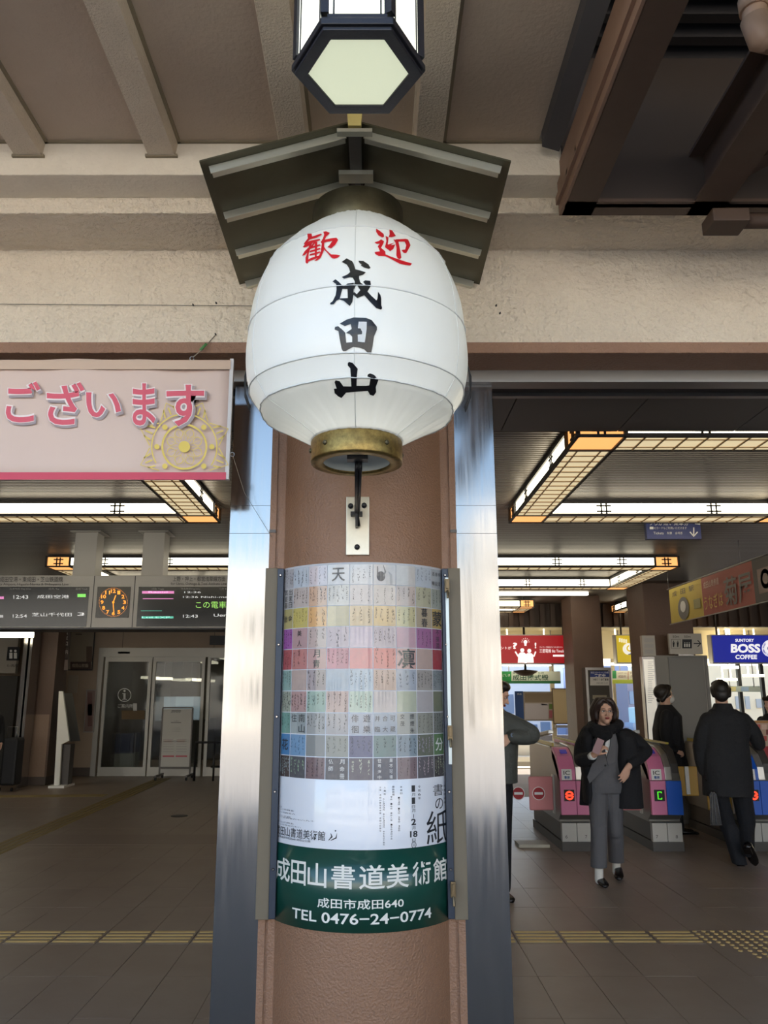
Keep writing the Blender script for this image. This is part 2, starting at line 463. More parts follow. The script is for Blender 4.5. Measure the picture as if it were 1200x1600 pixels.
# ---------------------------------------------------------------- steel walkway frame at the upper right
ST = mat('brown_steel_paint', '584438', .6, var=(7, .5, '46362a'))
STL = mat('peach_steel_paint', '8e6f5c', .6, var=(7, .4, '7c5f4e'))
t = thing('walkway_underside', 'brown steel beam framework hanging under the dark deck at the right', 'beam', (1.2, 0, 3.25))
b = MB(); b.box(.682, .79, -.5, 2.60, 3.25, 3.262); b.box(.684, .70, -.5, 2.60, 3.262, 3.44); b.build('beam', ST, t)
b = MB(); b.box(.66, .684, -.5, 2.59, 3.285, 3.315); b.box(.672, .684, -.5, 2.60, 3.25, 3.44); b.build('side_channel', STL, t)
b = MB(); b.box(.682, 1.95, 2.515, 2.60, 3.25, 3.262); b.box(.70, 1.9, 2.57, 2.585, 3.262, 3.46); b.build('beam', ST, t)
b = MB(); b.box(1.134, 1.26, -.5, 2.60, 3.25, 3.262); b.box(1.185, 1.2, -.5, 2.58, 3.262, 3.44); b.box(1.134, 1.26, -.5, 2.6, 3.44, 3.452); b.build('beam', ST, t)
b = MB(); b.box(1.62, 1.75, -.5, 2.60, 3.25, 3.262); b.box(1.68, 1.69, -.5, 2.58, 3.262, 3.44); b.build('beam', ST, t)
b = MB(); p = at(1105, 345, 2.55); b.box(p.x, p.x+.13, 2.50, 2.6, p.z-.03, p.z+.02); b.build('bracket', ST, t, bevel=.004)
b = MB(); b.tube([(p.x+.1, 2.55, p.z), (p.x+.9, 2.55, p.z)], .028); b.build('rail', ST, t)
b = MB(); b.obox((1.50, 2.1, 3.30), (.55, -.75, 0), (.75, .55, 0), (0, 0, 1), .5, .03, .006); b.build('brace', ST, t)
b = MB()
for yy in (2.30, 2.42): b = MB(); b.tube([(.70, yy, 3.3), (.66, yy, 3.3)], .012, 6); b.build('bolt', STL, t)
# flashing beside last joist
b = MB(); b.prism([(.60, 3.46), (.66, 3.44), (.665, 3.56), (.60, 3.56)], 'y', CANE, 2.5)
b.build('flashing', mat('grey_rubber', '4e4b4d', .7), CEIL)
# downpipe elbow
PIPE = mat('peach_pipe_paint', 'c9a588', .45)
t = thing('drain_pipe', 'peach painted plastic drain pipe elbow at the top right corner', 'pipe', (1.2, 1.9, 3.1))
p1 = at(1182, 45, 1.95); p2 = at(1172, -60, 1.95); p3 = at(1260, 60, 1.95)
b = MB(); b.tube([p2, at(1176, -10, 1.95), p1, at(1192, 62, 1.95), p3], .035, 16); b.build('pipe', PIPE, t)
b = MB(); b.tube([at(1175, -2, 1.95), at(1178, 18, 1.95)], .040, 16); b.tube([at(1178, 30, 1.95), at(1190, 62, 1.95), at(1205, 62, 1.95)], .039, 16); b.build('elbow', PIPE, t)

# ---------------------------------------------------------------- across the plaza (seen only as reflections)
BW = mat('white_render', 'e6e2da', .8); WG = mat('window_glass_dark', '39434c', .15)
for i, (x0, x1, hh) in enumerate(((-34, -14, 9), (-13, 4, 7.5), (5, 20, 10.5), (21, 40, 8))):
    t = thing('building', ('white low building far left across the plaza', 'white building facing the station across the plaza', 'taller white building across the plaza', 'white building far right across the plaza')[i], 'building', ((x0+x1)/2, -34, 0))
    b = MB(); b.box(x0, x1, -42, -32, 0, hh); b.build('wall', BW, t)
    for fz in range(int(hh/3)):
        for k in range(int((x1-x0)/3)):
            b = MB(); b.box(x0+.8+k*3, x0+2.2+k*3, -32.05, -31.97, 1+fz*3, 2.4+fz*3); b.build('window', WG, t)
# ================================================================ LANTERN
LX, LY = -.056, 2.42
CLOTH = mat('lantern_vinyl', 'eceeee', .28, spec=.45, emit=.0)
BRASS = mat('aged_brass', 'a08850', .42, .9, var=(60, .9, '6e5a36'), bump=(90, .2, .002))
BRASSD = mat('dark_brass', '6e6650', .45, .85, var=(20, .6, '4c4636'))
SEAM = mat('lantern_seam', 'dcdfdd', .4)
knots = [(.138, 2.325), (.31, 2.419), (.345, 2.478), (.352, 2.68), (.295, 2.904), (.15, 3.054)]
prof = []
zs = [k[1] for k in knots]
def lr(z):
    """profile radius: straight cones low down, bulging between rings 3 and 5"""
    for (r0, z0), (r1, z1) in zip(knots, knots[1:]):
        if z <= z1+1e-9:
            u = (z-z0)/(z1-z0); sag = {2.325: -.004, 2.419: -.001, 2.478: .010, 2.68: .014, 2.904: .012}[z0]
            return r0+(r1-r0)*u+sag*math.sin(PI*u)
    return knots[-1][0]
for (r0, z0), (r1, z1) in zip(knots, knots[1:]):
    for k in range(8): z = z0+(z1-z0)*k/8; prof.append((lr(z), z))
prof.append(knots[-1])
def facet(r, z, a):
    k = .045 if z < 2.419 else .045-.03*min((z-2.419)/.12, 1)
    if z < 2.36: k = .045*max((z-2.325)/.035, 0)
    if z > 2.9: k = .02
    ph = ((a/(PI/3)) % 1)-.5
    return r*(1-k*(math.cos(PI*ph))**2*.5) + .0022*math.sin(a*41+z*37)*math.sin(a*13+z*23)*(1 if z > 2.9 or z < 2.42 else .25)
nt = CLOTH.node_tree; pb = nt.nodes['Principled BSDF']; tr_ = nt.nodes.new('ShaderNodeBsdfTranslucent'); tr_.inputs[0].default_value = (.85, .87, .82, 1)
mxs = nt.nodes.new('ShaderNodeMixShader'); mxs.inputs[0].default_value = .22; nt.links.new(pb.outputs[0], mxs.inputs[1]); nt.links.new(tr_.outputs[0], mxs.inputs[2]); nt.links.new(mxs.outputs[0], nt.nodes['Material Output'].inputs[0])
t = thing('paper_lantern', 'big white round festival lantern with red and black brush characters', 'lantern', (LX, LY, 2.25))
b = MB(); b.lathe(prof, (LX, LY), 180, rf=facet); LB = b.build('cover', CLOTH, t)
bvh = BVHTree.FromPolygons([Vector(v) for v in b.v], b.f)
def on_lantern(off=.0025):
    def fn(x, y):
        o = Vector((0, 0, H)); d = raydir(x, y)
        h, n, i, dist = bvh.ray_cast(o, d)
        if h is None: return at(x, y, LY)
        r = Vector((h.x-LX, h.y-LY, 0)).normalized()
        if n.dot(r) < 0: n = -n
        return h+n*off
    return fn
# wire rings under the cloth and meridian seams
for z in (2.419, 2.478, 2.68, 2.904):
    b = MB(); pts = [(LX+(facet(lr(z), z, 2*PI*k/96)+.001)*math.sin(2*PI*k/96), LY-(facet(lr(z), z, 2*PI*k/96)+.001)*math.cos(2*PI*k/96), z) for k in range(97)]
    b.tube(pts, .0024, 6, cap=False); b.build('hoop', SEAM if z < 2.5 else CLOTH, t)
for k in range(6):
    a = k*PI/3; b = MB()
    pts = [(LX+(facet(r, z, a)+.0005)*math.sin(a), LY-(facet(r, z, a)+.0005)*math.cos(a), z) for r, z in prof]
    b.tube(pts, .0014, 6, cap=False); b.build('meridian_seam', SEAM, t)
# unseen fill light added inside the lantern to brighten its lower cloth
bl = bpy.data.lights.new('fill_light', 'POINT'); bl.energy = 1.3; bl.color = (1, .97, .88); bl.shadow_soft_size = .06
bo2 = bpy.data.objects.new('fill_light', bl); C.objects.link(bo2); bo2.parent = t; bo2.location = (0, 0, .22)
# ring caps
b = MB(); b.lathe([(.105, 2.262), (.105, 2.256), (.143, 2.256), (.1445, 2.262), (.1445, 2.322), (.140, 2.330), (.12, 2.330)], (LX, LY), 64); b.build('base_ring', BRASS, t)
b = MB(); b.lathe([(.14, 2.328), (.1405, 2.336), (.128, 2.340)], (LX, LY), 64); b.build('ring_lip', STEEL, t)
b = MB()
for a in (-40, 40, 100, 160, 220, 280):
    ar = rad(a); d = Vector((math.sin(ar), -math.cos(ar), 0)); c0 = Vector((LX, LY, 2.292))+d*.143
    b = MB(); b.tube([c0, c0+d*.006, c0+d*.008], [.008, .007, .003], 10); b.build('rivet', BRASSD, t)
b = MB(); b.lathe([(0, 2.285), (.106, 2.285), (.106, 2.262)], (LX, LY), 48); b.build('diffuser', mat('lantern_inner', 'cfd4cc', .3), t)
b = MB(); b.lathe([(.15, 3.045), (.152, 3.05), (.152, 3.14), (.14, 3.15), (0, 3.15)], (LX, LY), 64); b.build('top_ring', BRASSD, t)
b = MB(); b.tube([(LX, LY, 3.14), (LX, LY, 3.29)], .010); b.build('hanger', DKMET, t)
b = MB()
for sx in (-1, 1):
    b = MB()
    for q in range(3):
        b.tube([(LX+sx*(.352+.004*q), LY+.05+.02*q, 2.66), (LX+sx*(.372+.006*q), LY+.08+.02*q, 2.60), (LX+sx*(.374+.004*q), LY+.09+.02*q, 2.53), (LX+sx*(.352+.004*q), LY+.07+.02*q, 2.47)], .0018, 5)
    b.build('cable_loop', BLACKM, t)
# characters traced in brush outline (photo pixel frame, cast on the cloth)
INK = mat('black_ink', '15161a', .25); RED = mat('red_ink', 'd3202c', .35)
def cvt(pts, ox, oy, s): return [(ox+p[0]/s, oy+p[1]/s) for p in pts]
fnL = on_lantern()
k2 = lambda pts: cvt(pts, 500, 400, 6.958)
k1 = lambda pts: cvt(pts, 460, 350, 6.0)
ink = MB()
def bp(pts, m_=None, mi=0): poly(m_ or ink, pts, fnL, mi, cut=3.0)
bp(k2([(238,70),(290,32),(350,62),(366,90),(385,150),(420,158),(497,182),(470,208),(425,222),(425,250),(437,290),(475,322),(495,322),(468,285),(490,270),(545,274),(551,310),(548,335),(515,392),(560,440),(612,488),(622,470),(630,392),(655,430),(664,470),(664,540),(674,572),(662,587),(610,572),(540,500),(480,432),(405,463),(362,425),(370,395),(400,420),(437,378),(403,322),(385,335),(370,372),(365,330),(380,285),(356,240),(330,234),(262,250),(238,234),(300,205),(328,180),(318,140),(290,98)]))
bp(k2([(417,58),(470,60),(525,95),(548,135),(530,144),(480,132),(445,110),(450,95),(430,85)]))
bp(k2([(137,282),(170,258),(205,285),(240,322),(262,333),(300,305),(368,295),(366,420),(352,505),(325,548),(290,520),(262,492),(215,475),(180,490),(150,530),(118,532),(110,520),(140,495),(172,430),(182,370),(178,310)][:4]+[(240,322),(262,333),(300,305),(368,295),(368,360),(304,365),(244,362),(215,475),(180,490),(150,530),(118,532),(110,520),(140,495),(172,430),(182,370),(178,310)]))
bp(k2([(300,363),(368,355),(366,420),(352,505),(325,548),(290,520),(262,492),(215,478),(220,466),(302,462)]))
ink.build('lettering', INK, t); ink = MB()
# 田
bp(k2([(217,738),(290,695),(365,672),(500,676),(560,700),(617,772),(617,805),(585,880),(570,985),(552,1068),(520,1058),(478,1015),(430,1000),(360,990),(280,1035),(250,1036),(237,1010),(215,900),(203,820),(160,800),(165,775),(200,766),(240,800),(275,835),(285,945),(350,940),(350,880),(325,850),(285,838),(345,795),(335,742),(270,765)]))
ink_hole = MB()
bp(k2([(420,720),(507,722),(505,800),(485,945),(412,935),(410,860),(455,855),(458,830),(440,795),(412,790)]), ink_hole)
ink.build('lettering', INK, t); ink = MB()
# 山
bp(k2([(315,1150),(355,1160),(410,1225),(400,1310),(398,1405),(500,1405),(535,1400),(548,1322),(515,1310),(517,1290),(540,1275),(585,1290),(632,1345),(605,1420),(608,1475),(580,1513),(545,1505),(520,1462),(380,1470),(285,1480),(235,1538),(200,1520),(160,1485),(152,1437),(182,1435),(160,1365),(172,1345),(215,1355),(255,1410),(340,1412),(335,1310),(330,1220),(303,1190),(303,1165)]))
ink.build('lettering', INK, t)
fnL = on_lantern(.0042); hole2 = MB()
poly(hole2, k2([(420,720),(507,722),(505,800),(485,945),(412,935),(410,860),(455,855),(458,830),(440,795),(412,790)]), fnL, 0, cut=3.0)
hole2.build('lettering_gap', CLOTH, t)
fnL = on_lantern()
red = MB()
R_ = lambda pts: bp(k1(pts), red)
# 歓
R_([(125,97),(165,97),(168,125),(250,97),(262,105),(210,135),(150,150),(110,190),(95,197),(92,190),(130,140)])
R_([(118,178),(160,160),(240,145),(246,158),(205,172),(160,190),(130,215),(100,225),(82,222)])
R_([(98,262),(132,230),(165,205),(190,170),(200,178),(180,210),(135,262),(98,298),(75,305)])
R_([(150,180),(175,172),(150,240),(137,290),(132,370),(122,378),(108,366),(108,320),(128,260)])
R_([(150,222),(240,196),(250,207),(205,224),(150,240)])
R_([(148,256),(240,230),(250,240),(205,258),(148,272)])
R_([(148,288),(240,262),(252,270),(205,290),(146,304)])
R_([(132,340),(160,322),(250,296),(262,304),(200,332),(150,350),(132,358)])
R_([(195,175),(218,170),(212,310),(195,318)])
R_([(272,78),(300,75),(332,88),(328,100),(300,125),(285,160),(262,172),(270,140),(282,105)])
R_([(262,158),(345,140),(395,135),(412,155),(385,200),(345,235),(312,222),(330,205),(358,165),(300,175),(262,190),(248,176)])
R_([(262,150),(285,150),(282,210),(278,255),(250,320),(215,348),(190,352),(228,315),(250,265),(258,205)])
R_([(278,215),(300,250),(345,290),(400,292),(432,302),(405,322),(375,330),(350,322),(310,275),(276,240)])
red.build('lettering', RED, t); red = MB()
# 迎
R_([(765,50),(790,65),(835,100),(838,128),(820,132),(785,112),(765,80)])
R_([(750,178),(790,165),(810,150),(838,168),(832,190),(810,230),(850,262),(852,290),(900,310),(1000,345),(1098,375),(1085,393),(1040,390),(980,375),(900,330),(850,306),(790,305),(755,285),(752,268),(800,262),(790,235),(780,215),(800,190),(770,192)])
R_([(888,58),(912,65),(948,118),(910,130),(880,130),(890,105)])
R_([(852,118),(880,132),(875,175),(872,205),(850,212),(860,165)])
R_([(848,210),(872,200),(935,180),(900,205),(935,200),(945,195),(925,240),(895,260),(870,240),(850,228)])
R_([(925,150),(968,160),(978,200),(988,250),(1000,320),(985,335),(965,325),(952,300),(955,230),(945,180)])
R_([(945,150),(1040,145),(1062,150),(1085,205),(1065,245),(1045,278),(1020,275),(1000,250),(1035,245),(1045,205),(1030,170),(960,172)])
red.build('lettering', RED, t)

# ---------------------------------------------------------------- little gabled roof over the lantern
ROOF = mat('olive_bronze_sheet', '5a5645', .36, .6, var=(12, .3, '47432f'))
BAT = mat('galvanised_angle', 'd6d4c6', .34, .8)
t = thing('lantern_roof', 'dark bronze gabled sheet roof on pale angle battens above the lantern', 'roof', (LX, 2.57, 3.1))
xl, xr, xm = -.545, .425, -.062
zr, ze = 3.31, 3.165
for sx, xe in ((0, xl), (1, xr)):
    b = MB()
    b.add([(xm, 2.185, zr), (xe, 2.185, ze), (xe, 2.952, ze), (xm, 2.952, zr), (xm, 2.185, zr+.006), (xe, 2.185, ze+.006), (xe, 2.952, ze+.006), (xm, 2.952, zr+.006)],
          [(0,1,2,3),(7,6,5,4),(0,4,5,1),(1,5,6,2),(2,6,7,3),(3,7,4,0)], weld := 0)
    b.build('roof_sheet', ROOF, t)
    d = Vector((xe-xm, 0, ze-zr)); L_ = d.length; d.normalize(); up = Vector((-d.z, 0, d.x)) if d.x > 0 else Vector((d.z, 0, -d.x))
    for yb in (2.215, 2.462, 2.70, 2.935):
        c0 = Vector((xm, yb, zr))+d*(L_/2+.006)-up*.014
        b = MB(); b.obox(c0, d, (0, 1, 0), up, L_/2-.03, .0022, .013); b.obox(c0-up*.012+Vector((0, .011, 0)), d, (0, 1, 0), up, L_/2-.034, .012, .0018)
        b.build('batten', BAT, t)
b = MB(); b.box(xm-.020, xm+.020, 2.19, 2.95, zr-.045, zr-.012); b.build('ridge_bar', DKMET, t)
for yy, hw in ((2.36, .058),):
    b = MB(); b.box(xm-hw, xm+hw, yy, yy+.05, zr-.062, zr-.046); b.build('cross_plate', BAT, t)
b = MB()
b.prism([(xm-.026, zr+.06), (xm-.020, zr-.03), (xm+.020, zr-.03), (xm+.026, zr+.06)], 'y', 2.165, 2.19); b.build('gold_finial', mat('gold_leaf', 'd6c27c', .5, .4), t)
b = MB(); b.obox((xm, 2.178, zr-.045), (1, 0, 0), (0, 1, 0), (0, 0, 1), .055, .012, .006); b.build('finial_plate', BAT, t)

# ---------------------------------------------------------------- hexagonal hanging lamp
t = thing('hexagonal_lamp', 'hexagonal dark framed lit glass lamp hanging above the lantern roof', 'lamp', (-.0375, 1.6, 2.97))
hx, hy = -.0375, 1.6
NAVY = mat('navy_iron', '26262c', .45, bump=(150, .3, .002))
GLOW = mat('lit_lamp_glass', 'e9efcf', .4, emit=.30, spec=.3)
GLOWB = mat('lit_lamp_glass_bright', 'fbfce8', .4, emit=.7, spec=.3)
def hexr(r): return [(hx+r*math.cos(PI/3*k), hy+r*math.sin(PI/3*k)) for k in range(6)]
def hexring(mb, rin, rout, z0, z1):
    a, c_ = hexr(rin), hexr(rout)
    v = [(*p, z0) for p in a]+[(*p, z0) for p in c_]+[(*p, z1) for p in a]+[(*p, z1) for p in c_]
    f = []
    for k in range(6):
        n = (k+1) % 6
        f += [(k, n, 6+n, 6+k), (12+k, 18+k, 18+n, 12+n), (6+k, 6+n, 18+n, 18+k), (k, 12+k, 12+n, n)]
    mb.add(v, f)
b = MB(); hexring(b, .118, .150, 2.965, 2.975); hexring(b, .122, .1575, 2.975, 2.992); b.build('base_frame', NAVY, t, bevel=.002)
b = MB(); hexring(b, .125, .152, 2.992, 2.999); b.build('moulding', NAVY, t, bevel=.002)
b = MB(); b.prism(hexr(.121), 'z', 2.970, 2.976); b.build('bottom_glass', GLOW, t)
for k in range(6):
    p, q = Vector((*hexr(.143)[k], 0)), Vector((*hexr(.143)[(k+1) % 6], 0)); m_ = (p+q)/2; d = (q-p).normalized(); n_ = Vector((d.y, -d.x, 0))
    b = MB(); b.obox((m_.x, m_.y, 3.20), d, n_, (0, 0, 1), .066, .002, .185); b.build('side_glass', GLOWB, t)
    b = MB(); b.obox((p.x, p.y, 3.20), d, n_, (0, 0, 1), .009, .009, .19); b.build('post', NAVY, t)
    b = MB()
    for zz in (3.004, 3.365): b.obox((m_.x, m_.y, zz), d, n_, (0, 0, 1), .066, .005, .005)
    for s_ in (-.052, .052): b.obox((m_.x+d.x*s_, m_.y+d.y*s_, 3.19), d, n_, (0, 0, 1), .002, .004, .18)
    b.build('lattice', NAVY, t)
b = MB(); hexring(b, .01, .16, 3.375, 3.39); hexring(b, .01, .09, 3.39, 3.42); b.build('cap', NAVY, t, bevel=.002)
b = MB(); b.tube([(hx, hy, 3.41), (hx, hy, 3.525)], .011, 12); b.build('stem', NAVY, t)

# ---------------------------------------------------------------- bracket below the lantern
t = thing('lantern_bracket', 'steel plate and dark rod tying the lantern to the pillar', 'bracket', (XC-.01, 2.93, 2.1))
yfp = YC-RC
z1, z0 = at(558, 777, yfp).z, at(558, 868, yfp).z
xa, xb = at(541, 820, yfp).x, at(577, 820, yfp).x
b = MB(); b.box(xa, xb, yfp-.010, yfp+.012, z0, z1); b.build('plate', mat('satin_steel', 'cfcabb', .35, .8, var=(9, .4, 'a79f8c')), t, bevel=.002)
for (px, py) in ((548, 791), (569, 790), (558, 855)):
    c_ = at(px, py, yfp-.01); b = MB(); b.tube([c_, c_-Vector((0, .010, 0)), c_-Vector((0, .014, 0))], [.011, .010, .004], 8); b.build('bolt', BLACKM, t)
b = MB(); q0 = Vector((LX, LY+.02, 2.275)); q1 = at(557, 802, yfp-.045)
b.tube([q0, q0+Vector((0, 0, -.03)), q1], .0065, 8); b.tube([q0+Vector((.012, 0, 0)), q0+Vector((.012, 0, -.03)), q1+Vector((.008, 0, .0))], .0055, 8)
b.tube([q1+Vector((0, -.01, .03)), q1, at(560, 822, yfp-.03)], .008, 8); b.build('rod', BLACKM, t)
b = MB(); b.box(q1.x-.022, q1.x+.022, yfp-.05, yfp-.01, q1.z-.006, q1.z+.006); b.box(q1.x-.004, q1.x+.004, yfp-.06, yfp-.01, q1.z-.05, q1.z+.03); b.build('clevis', BLACKM, t)
b = MB(); b.box(LX-.03, LX+.035, LY-.01, LY+.03, 2.27, 2.283); b.build('anchor_plate', DKMET, t)

# ================================================================ POSTER on the pillar
def cyl(off=.004):
    # a in degrees round the pillar, b = height in metres (negative down so text runs the right way)
    return lambda a, b: Vector((XC+(RC+off)*math.sin(rad(a)), YC-(RC+off)*math.cos(rad(a)), -b))
t = thing('calligraphy_poster', 'glossy poster of coloured calligraphy squares wrapped round the pillar front', 'poster', (XC, YC-RC, .77))
ZT, ZG, ZW, ZB = 2.028, 1.255, 1.025, .768
GL = dict(coat=1.0, coat_rough=.06)
PAPER = mat('poster_paper', 'dfe1e6', .35, **GL)
b = MB(); b.lathe([(RC+.002, ZW), (RC+.002, ZT), (RC-.001, ZT)], (XC, YC), 72, a0=-rad(56), a1=rad(56)); b.build('sheet', PAPER, t)
rows = ["c9c4c6 cfd6de dccfd2 d9dbdd e0dfde d6d2d0 cfc9c3 c3cad2 b9bcbf", "d0cac6 d3c2b8 dbb090 d4d2cb d9cfc9 cfc4ba cdb9ad c2bd9f a9aca0",
 "c9b877 d8c46a eab06a d8cda8 e3c9a0 e0bf85 cfc391 b9a78a c8a964", "b866b5 c8a09f cdb3aa cbbcbf d7c5cb c3b3b5 c89fa9 a86b99 9c4d80",
 "c65f62 cf8780 cda09a cf8d96 e0958f d97d72 cfa49c c4a99e a8353f", "9dbcb1 c9b1a6 b9a9a8 b0bcc4 c0ccd2 c9ab98 aab0ba a9a29c 8f9698",
 "b9bda8 c49e98 a9c0b0 c5aa9f c4d2bd c4b8b2 b9bda4 b6b0b0 767a62", "86b5a5 b2bab6 a8a8a4 b0acab adb4be 9aa7b4 aaaaa0 9b9b8f 7d8079",
 "4f8fc4 7ea6c8 8f918e 9b9d93 5f6384 6f8a86 8797a0 6a6f5e 5a7f50", "4a3530 55555a 7d6264 45454f 5d5560 3a4054 7a6469 5f5a60 3a373b"]
edges = [-55.3, -45.8, -33.3, -20.6, -7.2, 6.3, 19.8, 32.8, 45.4, 55.3]
rh = (ZT-.008-ZG)/10
KA = RC*PI/180
def cst(mb, pts, wd, col=None):
    stroke(mb, [(p[0]*KA, p[1]) for p in pts], wd, lambda a, b: cyl(.0042)(a/KA, b), col=col)
cm = MB(); sc = MB(); f3 = cyl(.003); f4 = cyl(.0042)
def cell(mb, a0, a1, z0, z1, col):
    n = max(2, int((a1-a0)/2.5)); v = []; f = []
    for i in range(n+1):
        a = a0+(a1-a0)*i/n; v += [f3(a, -z0), f3(a, -z1)]
        if i < n: f.append((2*i, 2*i+1, 2*i+3, 2*i+2))
    mb.add(v, f, 0, True, col=col)
rnd = random.Random(3)
special = {(0,3): ('天', 1, .8), (0,8): ('有取舎記述報', 3, .9), (1,0): ('出家日其従暮', 2, 1), (2,0): ('金治', 2, 1), (2,8): ('蒙', 1, 1.1), (2,7): ('暮春', 1, 1), (3,1): ('美人', 1, .7), (4,2): ('月青', 1, .9), (4,6): ('凛', 1, 1.15), (3,8): ('不撓澗', 1, 1), (7,1): ('南山住', 2, .9), (7,4): ('遊樂俳徊', 2, .8), (7,5): ('可蔵合大并臨', 3, .8), (7,6): ('煙煙朱交茂', 2, .8), (9,5): ('果不可壊世界海中', 2, .8), (9,3): ('月命冊仏師', 2, .8), (0,5): ('', 0, 0), (8,0): ('花', 1, .8), (8,8): ('分', 1, .9)}
for ri, row in enumerate(rows):
    z1 = ZT-.008-ri*rh; z0 = z1-rh+.0028
    for ci, h_ in enumerate(row.split()):
        a0, a1 = edges[ci]+.22, edges[ci+1]-.22
        c = lin(h_); c = tuple(x*.84 for x in c)
        if rnd.random() < .45:      # some squares are two papers side by side
            am = a0+(a1-a0)*rnd.uniform(.4, .65); k = rnd.uniform(.85, 1.1)
            cell(cm, a0, am, z0, z1, c); cell(cm, am, a1, z0, z1, tuple(min(1, x*k) for x in c))
        else: cell(cm, a0, a1, z0, z1, c)
        dark = sum(c) < .35
        inkc = (.62, .60, .58) if dark else tuple(x*.22 for x in c)
        wdt = a1-a0; hh = z1-z0; sp = special.get((ri, ci))
        if sp and sp[1]:
            txt, nc, kk = sp; per = math.ceil(len(txt)/nc); sz = min(hh/per, wdt/nc*RC*PI/180)*.86*kk
            for q, ch in enumerate(txt):
                cc = q//per; rr = q % per; ac = a1-wdt*(cc+.5)/nc; sa = sz/RC*180/PI
                zc = z1-hh*(rr+.5)/per
                add_text(sc, ch, f4, ac-sa/2, -(zc+sz/2), ac+sa/2, -(zc-sz/2), 0, .014 if len(txt) < 3 else .004, cut=(2.5, None), col=(.7,.7,.68) if dark else (.035,.035,.04))
        elif (ri, ci) == (0, 5):     # ink pot and brush drawing
            am = a0+wdt*.33; zc = z1-hh*.6
            disc(sc, am, -zc, 0, wdt*.19, f4, 20, ky=.012*1.0*.62, col=(.04,.04,.05))
            cst(sc, [(am-wdt*.16, -z1+hh*.1), (am-wdt*.15, -zc)], [.003, .005], col=(.05,.05,.06))
            cst(sc, [(am+wdt*.1, -z1+hh*.02), (am+wdt*.2, -zc-.018), (am+wdt*.12, -zc)], [.002, .006, .005], col=(.15,.15,.15))
            cst(sc, [(a1-wdt*.33, -z1+hh*.35), (a1-wdt*.22, -z1+hh*.5), (a1-wdt*.2, -z0-.0)], [.003, .009, .010], col=(.3,.3,.3))
        else:
            ncol = rnd.choice((3, 4, 5)); lightk = rnd.uniform(.12, .4)
            if rnd.random() < .22: ncol = 0
            col_ = tuple(c[i]*lightk*.8 if not dark else inkc[i]*rnd.uniform(.5, 1) for i in range(3))
            for q in range(ncol):
                ac = a0+wdt*(q+.5)/ncol; z = z1-hh*rnd.uniform(.05, .25); zend = z0+hh*rnd.uniform(.03, .4)
                sz = rnd.uniform(.004, .0085)
                while z > zend:
                    for s_ in range(rnd.choice((1, 2, 3))):
                        dx1, dx2 = rnd.uniform(-1, 1)*sz/RC*42, rnd.uniform(-1, 1)*sz/RC*42
                        cst(sc, [(ac+dx1, -z-rnd.uniform(0, sz)), (ac+(dx1+dx2)/2+rnd.uniform(-.2, .2), -z+sz*.4), (ac+dx2, -z+sz*rnd.uniform(.3, 1))], [.0007, .0018, .0006], col=col_)
                    z -= sz*1.7
cm.build('colour_squares', mat('print_squares', 'ffffff', .4, vcol=True, var=(45, .22, '8c8782'), **GL), t)
# orange wedge and brown corner on two squares
for pts, c in (([(33.6, -1.722), (45, -1.722), (45, -1.69)], 'c47a55'), ([(39, -1.652), (45, -1.675), (45, -1.652)], '5a3a38'), ([(2.5, -1.566), (6, -1.566), (6, -1.53)], 'b5694e')):
    pass
sc.build('brush_writing', mat('print_writing', 'ffffff', .4, vcol=True, **GL), t)
# printed text on the white lower part
px = MB(); f4 = cyl(.0032)
def ang(x): return math.degrees(math.asin(max(-.97, min(.97, (x-568)/152))))
def zz_(y, x):   # height on the pillar surface seen at pixel (x,y)
    a = ang(x); Y = YC-RC*math.cos(rad(a)); return at(x, y, Y).z
def ptxt(txt, x0, y0, x1, y1, **k):
    xm_ = (x0+x1)/2; add_text(px, txt, f4, ang(x0), -zz_(y0, xm_), ang(x1), -zz_(y1, xm_), cut=(2.5, None), **k)
def vcolm(txt, x, y0, size, step, **k):
    for i, ch in enumerate(txt):
        if ch != ' ': ptxt(ch, x-size/2, y0+i*step, x+size/2, y0+i*step+size, **k)
ptxt('書', 674, 1225, 690, 1243, bold=.0); ptxt('の', 677, 1247, 690, 1264); ptxt('紙', 663, 1266, 697, 1318, bold=0)
vcolm('新春特別展', 692.8, 1226, 3.2, 6.5)
ptxt('1', 641, 1227, 646, 1237, bold=.03); vcolm('月', 643.5, 1239, 5, 6); ptxt('1', 641, 1246, 646, 1256, bold=.03); vcolm('日', 643.5, 1258, 4.5, 6); ptxt('月', 641, 1264, 646, 1269)
rect(px, ang(643), -zz_(1272, 643), ang(643.9), -zz_(1278, 643), f4)
mst = lambda pts, wd: stroke(px, [(ang(x)*KA, -zz_(y, x)) for x, y in pts], wd, lambda a, b: cyl(.0032)(a/KA, b))
ptxt('2', 640, 1279, 647, 1289, bold=.03); ptxt('月', 641, 1291, 646, 1296); ptxt('18', 638, 1298, 649, 1308, bold=.03); ptxt('日', 641, 1310, 646, 1315); disc(px, ang(643.5), -zz_(1320, 643), 1.3, 1.6, f4, ky=.0067)
ptxt('日', 641.8, 1318, 645.2, 1322)
vcolm('令和6年', 652.5, 1227, 4, 6); vcolm('休館日', 625.5, 1228, 3, 5); vcolm('1月4日 15日 29日 30日', 622, 1245, 2.6, 3.4); vcolm('開館時間', 614, 1228, 3, 4); vcolm('9時 16時 最終入館 15時30分迄', 611, 1244, 2.5, 3.6)
vcolm('入館料', 601.5, 1229, 3, 5); vcolm('大人500円 高大生300円 中学生以下無料', 600, 1247, 2.5, 3.4); vcolm('主催 成田山書道美術館 成田山新勝寺', 595, 1229, 2.5, 4)
ptxt('成田山書道美術館', 439, 1295, 516, 1310, bold=.005)
ptxt('千葉県成田市成田640 成田山公園', 439, 1309, 494, 1312.5)
